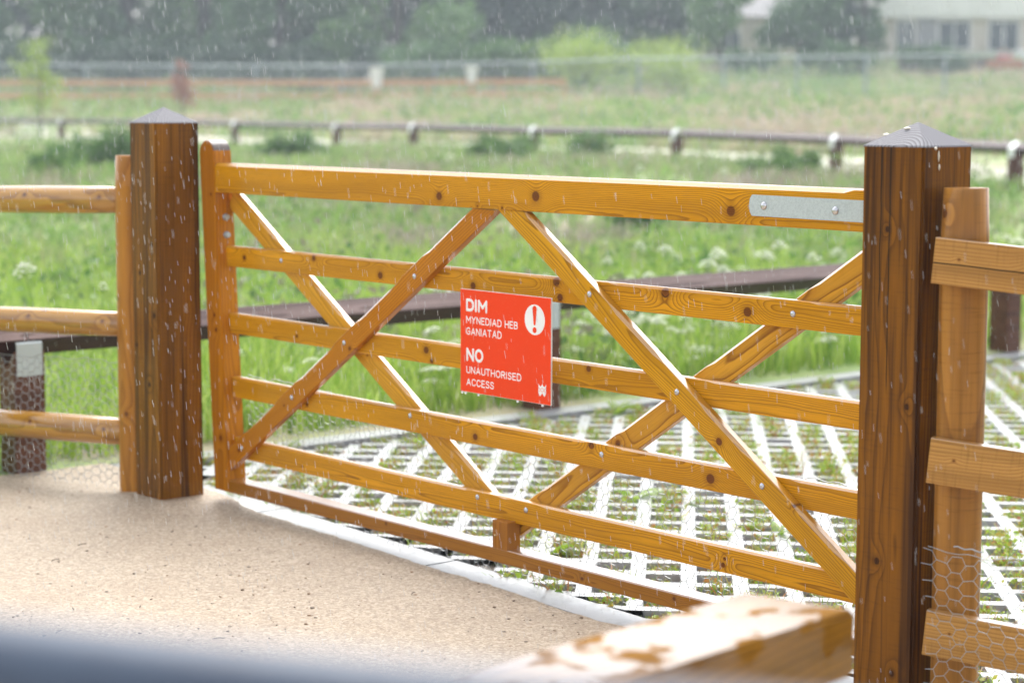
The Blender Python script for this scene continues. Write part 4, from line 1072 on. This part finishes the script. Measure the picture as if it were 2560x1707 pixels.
for i, (px, l) in enumerate([(20, 'grey tree of the rear row, leftmost gap in the wood'), (230, 'grey tree of the rear row behind the lime green sapling'), (430, 'grey tree of the rear row above the reddish sapling'), (620, 'grey tree of the rear row left of the blackish tree'), (900, 'grey tree of the rear row left behind the pale crown'), (1080, 'grey tree of the rear row right behind the pale crown'), (1240, 'grey tree of the rear row among the blackish trees'), (1400, 'grey tree of the rear row by the gap of sky'), (760, 'grey tree of the rear row behind the first white tub'), (1560, 'grey tree of the rear row right of the gap of sky')]):
    tree(px, 112 + i % 3, [11, 12.5, 10.5][i % 3] if px < 1350 else 7.5, 9.5, l, W1 if i % 2 else W3, 160 + i, 6000, .42, .02, trunk_r=.2, group='trees of the wood along the top')
tree(1790, 95, 6.5, 3.6, 'pale grey green tree left of the cream bungalow pier', W2, 84, 5200, .26, .06, trunk_r=.12)
tree(2065, 99, 8.5, 4.4, 'small dark tree filling the gap between the two garden trees', W3, 83, 7500, .26, .02, trunk_r=.12)
tree(1985, 92, 6.8, 5.4, 'grey green garden tree in front of the pale bungalow', W1, 81, 6500, .26, .12, trunk_r=.14)
tree(2140, 96, 6.4, 3.2, 'smaller dark garden tree next to the white upper storey', W1, 82, 4600, .26, .10, trunk_r=.12)
# understorey that closes the foot of the wood
for i, (px, d, wd, h, l, c) in enumerate([(60, 86, 6, 1.9, 'dark undergrowth bush at the foot of the wood, leftmost', W3), (300, 86, 6, 2.2, 'dark undergrowth bush behind the wire fence, left of the reddish sapling', W3), (560, 86, 6, 2.0, 'dark undergrowth bush behind the wire fence, right of the reddish sapling', W3), (800, 85, 5.5, 2.1, 'dark undergrowth bush behind the first white tub', W3),
      (1040, 84, 5.5, 1.9, 'dark undergrowth bush between the two white tubs', W1), (1270, 84, 5, 2.0, 'green undergrowth bush right of the second white tub', MG), (1500, 90, 5, 2.2, 'dark undergrowth bush behind the bright shrubs', W1)]):
    bush(px, d, wd, h, l, c, 100 + i, 3200, .24, 'undergrowth_bush')
YG = [(.30, .45, .06), (.42, .55, .09), (.50, .60, .16)]
bush(1440, 80, 3.0, 2.5, 'bright yellow green shrub, the larger one left of the other', YG, 121, 2600, .15, 'bright_shrub', 'bright yellow green shrubs before the wood')
bush(1655, 79, 2.5, 2.15, 'bright yellow green shrub, the smaller one nearer the pale house', YG, 122, 2200, .15, 'bright_shrub', 'bright yellow green shrubs before the wood')
for i, (px, wd, l) in enumerate([(1880, 3.4, 'clipped dark hedge below the grey green garden tree'), (2080, 3.6, 'clipped dark hedge section in the middle, before the houses'), (2300, 3.2, 'dark hedge section below the white fronted house')]):
    bush(px, 88, wd, 1.25, l, DG, 130 + i, 3200, .16, 'garden_hedge')

# ------------------------------------------------------------------ houses
renderm = simple('white_render', (.86, .86, .82), .7, 0, 0, 1.2, (.78, .78, .73)); creamm = simple('cream_render', (.62, .56, .48), .7, 0, 0, 1.0, (.52, .47, .40))
framem = simple('window_frame', (.78, .78, .78), .5); roofm = simple('roof_tile', (.26, .25, .26), .7, 0, .3, 3, (.2, .19, .2))
m, nt_, b_ = new_mat('window_glass'); b_.inputs['Base Color'].default_value = (.06, .08, .09, 1); b_.inputs['Roughness'].default_value = .08; glassm = m
def window(parent, x, z, wd, h, y=0):
    bm = bmesh.new()
    for (a, c, e, f) in [(-wd / 2, wd / 2, -h / 2, -h / 2 + .09), (-wd / 2, wd / 2, h / 2 - .09, h / 2), (-wd / 2, -wd / 2 + .09, -h / 2 + .09, h / 2 - .09), (wd / 2 - .09, wd / 2, -h / 2 + .09, h / 2 - .09), (-.04, .04, -h / 2 + .09, h / 2 - .09)]:
        add_box(bm, a, c, y - .09, y - .003, e, f)
    o = link('window', bm_mesh('window', bm), framem, parent, (x, 0, z))
    box('pane', -wd / 2 + .09, wd / 2 - .09, y - .05, y - .03, -h / 2 + .09, h / 2 - .09, glassm, o, 0)
azh = math.atan2(RTh.y, RTh.x)
def house(px, d, wd, dep, h, label, wallm, upper, wins, roof_h, roof_over=.35, z0=None, door=None):
    g = ground_at(px, d); root = empty('house', g, azh); tag(root, label, 'house')
    bm = bmesh.new(); add_box(bm, -wd / 2, wd / 2, 0, dep, -.5, h); link('wall', bm_mesh('wall', bm), wallm, root)
    if upper: box('upper_cladding', -wd / 2 - .25, wd / 2 + .25, -.35, dep, upper[0], upper[1], renderm, root, 0)
    ht = upper[1] if upper else h
    bm = bmesh.new(); o_ = roof_over
    v = [bm.verts.new(p) for p in ((-wd / 2 - o_, -o_, ht + .003), (wd / 2 + o_, -o_, ht + .003), (wd / 2 + o_, dep + o_, ht + .003), (-wd / 2 - o_, dep + o_, ht + .003), (-wd / 2 - o_, dep / 2, ht + roof_h), (wd / 2 + o_, dep / 2, ht + roof_h))]
    for f in ((0, 1, 5, 4), (2, 3, 4, 5), (0, 4, 3), (1, 2, 5), (3, 2, 1, 0)): bm.faces.new([v[i] for i in f])
    rf = link('roof', bm_mesh('roof', bm), roofm, root)
    box('chimney', wd / 4 - .3, wd / 4 + .3, dep / 2 - .3, dep / 2 + .3, ht + roof_h * .6, ht + roof_h + .8, creamm, rf, 0)
    for (x, z, a, c) in wins: window(root, x, z, a, c)
    if door:
        dd = box('door', door - .45, door + .45, -.05, -.004, .0, 2.0, simple('door_paint', (.30, .30, .32), .4), root, 0)
        box('handle', door + .3, door + .36, -.09, -.052, 1.0, 1.1, galv, dd, 0)
    return root
house(2500, 100, 12.0, 8, 2.7, 'white fronted two storey house with dark windows under a deep white band, top right', creamm, (1.85, 5.2),
      [(-4.9, 1.05, .9, 1.4), (-2.6, 1.05, 1.6, 1.4), (-.25, 1.0, 1.5, 1.5), (2.2, 1.05, 1.6, 1.3), (4.6, 1.05, 1.2, 1.3), (-3, 3.9, 1.4, 1.0), (2, 3.9, 1.4, 1.0)], 1.8, door=-3.9)
house(1900, 108, 7.6, 7, 2.4, 'cream bungalow with a pale gable end, half hidden behind the garden tree', creamm, None,
      [(-1.8, 1.2, 1.2, 1.1), (1.4, 1.2, 1.4, 1.1)], 2.6)
box('gable_pier', 0, 0, 0, 0, 0, 0, renderm) if False else None
hh = [o for o in COL.objects if o.name.startswith('house')][-1]
box('render_pier', -4.15, -3.45, -.12, .4, -.3, 2.6, renderm, hh, 0)
# garden fence, flower box, white car in front of the white house
def slat_fence():
    g = ground_at(2360, 90); root = empty('garden_fence', g, azh); tag(root, 'dark brown close boarded garden fence below the white fronted house', 'fence')
    bm = bmesh.new()
    for i in range(30): add_box(bm, -2.2 + i * .147, -2.2 + i * .147 + .14, -.012 + (i % 2) * .014, .012 + (i % 2) * .014, .0, .62)
    link('boards', bm_mesh('boards', bm), simple('fence_brown', (.13, .085, .075), .8, 0, .1, 5, (.09, .06, .05)), root)
    for x in (-2.2, -.7, .8, 2.2): box('post', x - .05, x + .05, .03, .13, -.3, .7, simple('fence_brown', (.11, .07, .06), .8), root, 0)
slat_fence()
g = ground_at(2495, 88); fb = empty('flower_planter', g, azh); tag(fb, 'terracotta planter with pink flowers at the right edge beside the brown fence', 'planter')
bm = bmesh.new(); add_box(bm, -.75, .75, -.2, .2, .30, .62, .02); link('trough', bm_mesh('trough', bm), simple('terracotta', (.42, .17, .09), .7), fb)
rr2 = np.random.default_rng(8); P = np.c_[rr2.uniform(-.35, .25, 320), rr2.normal(0, .12, 320), .68 + .12 * np.abs(rr2.normal(size=320))]
V, F = leaves(P, np.full(320, .09), 5); link('flowers', from_arrays('flowers', V, F), leafmat('pink_petal', [(.60, .12, .14), (.68, .20, .20)], .3), fb)
for x in (-.6, .6): box('leg', x - .04, x + .04, -.1, .1, -.1, .30, simple('terracotta_leg', (.3, .13, .08), .7), fb, 0)
# white car partly in view
g = ground_at(2640, 92); car = empty('parked_car', g, azh); tag(car, 'white car parked at the right edge below the white fronted house', 'car')
cp = [(-2.0, .32), (-2.05, .62), (-1.9, .80), (-1.15, .92), (-.55, 1.38), (.75, 1.42), (1.45, 1.0), (1.95, .92), (2.05, .55), (1.98, .32)]
bm = bmesh.new()
lo = []
for y_, k_ in ((-.82, 0), (-.60, 1), (.60, 1), (.82, 0)):
    lo.append([bm.verts.new((x, y_ if z < 1.0 else y_ * .86, z if not (k_ == 0 and z > 1.3) else z - .03)) for x, z in cp])
n = len(cp)
for a in range(3):
    for i in range(n): bm.faces.new((lo[a][i], lo[a][(i + 1) % n], lo[a + 1][(i + 1) % n], lo[a + 1][i]))
bm.faces.new(lo[0]); bm.faces.new(lo[3][::-1])
link('body', bm_mesh('body', bm), simple('white_paint', (.75, .76, .78), .25, 0, 1.0), car)
flat('side_window', [(-.95, .95), (-.50, 1.30), (.68, 1.33), (1.2, 1.0)], -.842, -.80, glassm, car, (0, 0, 0))
for x in (-1.3, 1.3):
    for y_ in (-.72, .72):
        bm = bmesh.new(); bmesh.ops.create_cone(bm, cap_ends=True, segments=24, radius1=.32, radius2=.32, depth=.2)
        wh = link('wheel', bm_mesh('wheel', bm), simple('tyre', (.03, .03, .03), .8), car, (x, y_, .32), (math.pi / 2, 0, 0))
        bm = bmesh.new(); bmesh.ops.create_cone(bm, cap_ends=True, segments=16, radius1=.19, radius2=.19, depth=.22); link('rim', bm_mesh('rim', bm), galv, wh)

# ------------------------------------------------------------------ far wire panel fence, orange barrier, tubs
pfm = simple('fence_steel', (.30, .35, .38), .45, .4, .3)
pts = [(p_, 76.0, 0) for p_ in (-220, 0, 228, 440, 647, 860, 1090, 1330, 1590, 1800, 1982, 2150, 2345, 2552, 2760)]
topy = lambda px: np.interp(px, [-120, 0, 800, 1250, 1600, 2100, 2560, 2760], [163, 163, 167, 160, 148, 143, 137, 135])
Gp = [ground_at(px, d) for px, d, _ in pts]; Tp = [at(px, topy(px), d) for px, d, _ in pts]
wf = empty('wire_panel_fence', Gp[7]); W0 = Vector(wf.location); tag(wf, 'grey steel mesh panel fence along the foot of the wood', 'fence')
for g, tp in zip(Gp, Tp):
    v, f = tube([(0, 0, -.2), (0, 0, tp.z - g.z)], .055, 8); link('post', from_arrays('post', [tuple(p) for p in v], f), pfm, wf, g - W0)
for (a, b2, ta, tb) in zip(Gp[:-1], Gp[1:], Tp[:-1], Tp[1:]):
    A = []; B = []; n = 34
    pa = Vector((a.x, a.y, ta.z)); pb = Vector((b2.x, b2.y, tb.z))
    for i in range(n + 1):
        p = pa.lerp(pb, i / n); q_ = a.lerp(b2, i / n); A.append(p - W0); B.append(q_ - W0 + Vector((0, 0, .05)))
    hgt = ta.z - a.z
    for i in range(9): z_ = .1 + i / 8 * 1.0; A.append(pa.lerp(a, i / 9) - W0); B.append(pb.lerp(b2, i / 9) - W0)
    V, F = wires(np.array([tuple(p) for p in A]), np.array([tuple(p) for p in B]), np.array([.005] * (n + 1) + [.006] * 9))
    link('mesh_panel', from_arrays('mesh_panel', V, F), pfm, wf)
    v, f = tube([pa - W0, pb - W0], .034, 8); link('top_tube', from_arrays('top_tube', [tuple(p) for p in v], f), pfm, wf)
orm = simple('orange_plastic', (.55, .32, .18), .6, 0, .2)
of = empty('orange_barrier_fence', ground_at(700, 73)); O0 = Vector(of.location); tag(of, 'low faded orange two-rail barrier running in front of the mesh fence, left half', 'fence')
op = [(px, 73.) for px in (-80, 150, 380, 610, 840, 1070, 1250, 1410)]
for (pa, da), (pb, db) in zip(op[:-1], op[1:]):
    for y0, y1 in ((200, 215), (232, 247)):
        sl = lambda p: 0 if p < 900 else (p - 900) * -.006
        a0, a1 = at(pa, y0 + sl(pa), da), at(pa, y1 + sl(pa), da); b0, b1 = at(pb, y0 + sl(pb), db), at(pb, y1 + sl(pb), db)
        bm = bmesh.new(); off = FWh * .03
        v = [bm.verts.new(p - O0) for p in (a0, b0, b1, a1, a0 + off, b0 + off, b1 + off, a1 + off)]
        for f in ((0, 1, 2, 3), (7, 6, 5, 4), (0, 4, 5, 1), (3, 2, 6, 7), (0, 3, 7, 4), (1, 5, 6, 2)): bm.faces.new([v[i] for i in f])
        link('rail', bm_mesh('rail', bm), orm, of)
for pa, da in op:
    t_ = at(pa, 199, da); g = ground_at(pa, da)
    v, f = tube([(0, 0, -.3), (0, 0, max(.3, t_.z - g.z))], .05, 8); link('post', from_arrays('post', [tuple(p) for p in v], f), orm, of, g + FWh * .1 - O0)
tubm = simple('white_plastic', (.80, .80, .80), .4, 0, .3)
for i, (px, y0, y1) in enumerate([(942, 172, 218), (1179, 168, 208)]):
    d = 72; tp = at(px, y0, d); bt = at(px, y1, d); h = tp.z - bt.z; g = Vector((bt.x, bt.y, float(zt(bt.x, bt.y))))
    root = empty('white_tub', g)
    tag(root, ['white tapered plastic tub on a post by the orange barrier, the left one of two', 'white tapered plastic tub on a post, the right and smaller of two'][i], 'tub', 'white tubs along the orange barrier')
    V = []; n = 24; rd = .245 if i == 0 else .215; b0 = bt.z - g.z
    v, f = tube([(0, 0, b0), (0, 0, b0 + h * .5), (0, 0, b0 + h * .93), (0, 0, b0 + h)], .2, 24, True, [rd * .62, rd * .82, rd, rd * 1.06]); link('tub', from_arrays('tub', [tuple(p) for p in v], f), tubm, root)
    v, f = tube([(0, 0, b0 + h + .001), (0, 0, b0 + h + .03)], rd * 1.09, 24); link('lid', from_arrays('lid', [tuple(p) for p in v], f), tubm, root)
    v, f = tube([(0, 0, -.2), (0, 0, b0 - .002)], .05, 8); link('post', from_arrays('post', [tuple(p) for p in v], f), orm, root)

# ------------------------------------------------------------------ foreground: timber beam and blue grey handrail
bb = empty('timber_barrier', (2.15, -2.4, 0)); B0 = Vector(bb.location)
tag(bb, 'wet pale timber beam end in the near foreground, orange where the rain film breaks', 'barrier')
zb = .65
Rr = Vector((2.049, -1.507, zb)); Bl = Vector((1.867, -1.550, zb)); dr_ = Vector((.125, -.992, 0)).normalized()
bm = bmesh.new(); tv = [Rr, Bl, Bl + dr_ * 1.25, Rr + dr_ * 1.25]
f_, wm = None, None
t4 = [bm.verts.new(p - Rr) for p in tv]; b4 = [bm.verts.new(p - Rr - Vector((0, 0, .098))) for p in tv]
bm.faces.new(t4); bm.faces.new(b4[::-1])
for i in range(4): bm.faces.new((t4[i], b4[i], b4[(i + 1) % 4], t4[(i + 1) % 4]))
bmesh.ops.recalc_face_normals(bm, faces=bm.faces)
bmesh.ops.bevel(bm, geom=bm.edges[:], offset=.006, segments=2, affect='EDGES')
link('beam', bm_mesh('beam', bm), wood('wet_beam_wood', light=(.26, .12, .012), dark=(.08, .03, .004), axis='y', ring=.012, seed=4, contrast=.6, coat=1.0, coat_rough=.12, coat_ior=1.6, streak=.25, dry=(8.0, .51), pith=(-.2, -.1)), bb, Rr - B0)
pz = Rr + dr_ * 1.05 + Vector((-.09, 0, 0))
box('post', -.07, .07, -.07, .07, -.3, zb - .1, wood('barrier_post_wood', light=BROWN, dark=BROWND, axis='z', streak=.4), bb, .004, Vector((pz.x, pz.y, 0)) - B0)
pz = Rr + dr_ * .62 + Vector((-.09, 0, 0))
hr = empty('handrail', (3.3, -3.2, 0)); H0 = Vector(hr.location)
tag(hr, 'blurred blue grey metal handrail crossing the bottom left corner right before the camera', 'handrail')
zr = CAM.z - .262
def on_z(px, py, z):
    v = FW + RT * ((px - 1280) / 5206.0) - UP * ((py - 853.5) / 5206.0); return CAM + v * ((z - CAM.z) / v.z)
a = on_z(0, 1545, CAM.z - .235); b2 = on_z(1700, 1722, CAM.z - .235); ax = (b2 - a).normalized(); rad = .030
a2 = a - ax * 1.2 - Vector((0, 0, rad)); c2 = b2 + ax * 1.0 - Vector((0, 0, rad))
railm = simple('blue_grey_paint', (.045, .07, .115), .5, .0, .1, 30, (.04, .06, .10), coat_rough=.25)
v, f = tube([a2 - H0, c2 - H0], rad, 32); me = from_arrays('top_rail', [tuple(p) for p in v], f)
for p in me.polygons: p.use_smooth = len(p.vertices) == 4
link('top_rail', me, railm, hr)
for e_ in (a2 + ax * .15, c2 - ax * .15):
    v, f = tube([e_ - H0 - Vector((0, 0, rad * .8)), Vector((e_.x, e_.y, -.1)) - H0], .02, 16); link('upright', from_arrays('upright', [tuple(p) for p in v], f, smooth=True), railm, hr)

# ------------------------------------------------------------------ rain: elongated drops in the air
m, nt_, b_ = new_mat('rain_water'); b_.inputs['Base Color'].default_value = (.92, .95, .97, 1); b_.inputs['Roughness'].default_value = .15
b_.inputs['Transmission Weight'].default_value = .48; b_.inputs['IOR'].default_value = 1.33
rrn = np.random.default_rng(77); n = 75000
s = 3.7 + (20 - 3.7) * rrn.random(n) ** .75; t = rrn.uniform(-.30, .30, n) * s; u = rrn.uniform(-.28, .20, n) * s
x = CAM.x + FWh.x * s + RTh.x * t; y = CAM.y + FWh.y * s + RTh.y * t; z = CAM.z + u - .05 * s
k = (z > .05) & (z < 4); x, y, z, s = x[k], y[k], z[k], s[k]; n = len(x)
P = np.stack([x, y, z], 1); L = .008 + .012 * rrn.random(n)
d = np.c_[rrn.normal(-.06, .05, n), rrn.normal(-.10, .05, n), np.ones(n)]; d /= np.linalg.norm(d, axis=1, keepdims=True)
V, F = wires(P, P + d * L[:, None], .00028 + .00016 * rrn.random(n))
tag(link('rain', from_arrays('rain', V, F), m), 'falling raindrops in the air', 'rain', kind='stuff')

# ------------------------------------------------------------------ haze: the rain-filled air
bm = bmesh.new(); add_box(bm, -175, 30, -75, 165, -1.5, 30)
m = bpy.data.materials.new('haze'); m.use_nodes = True; nt_ = m.node_tree; nt_.nodes.clear()
o_ = nt_.nodes.new('ShaderNodeOutputMaterial'); pv = nt_.nodes.new('ShaderNodeVolumePrincipled')
pv.inputs['Color'].default_value = (.66, .74, .82, 1); pv.inputs['Density'].default_value = .0021; pv.inputs['Anisotropy'].default_value = .2
nt_.links.new(pv.outputs[0], o_.inputs['Volume'])
tag(link('haze', bm_mesh('haze', bm), m), kind='stuff')
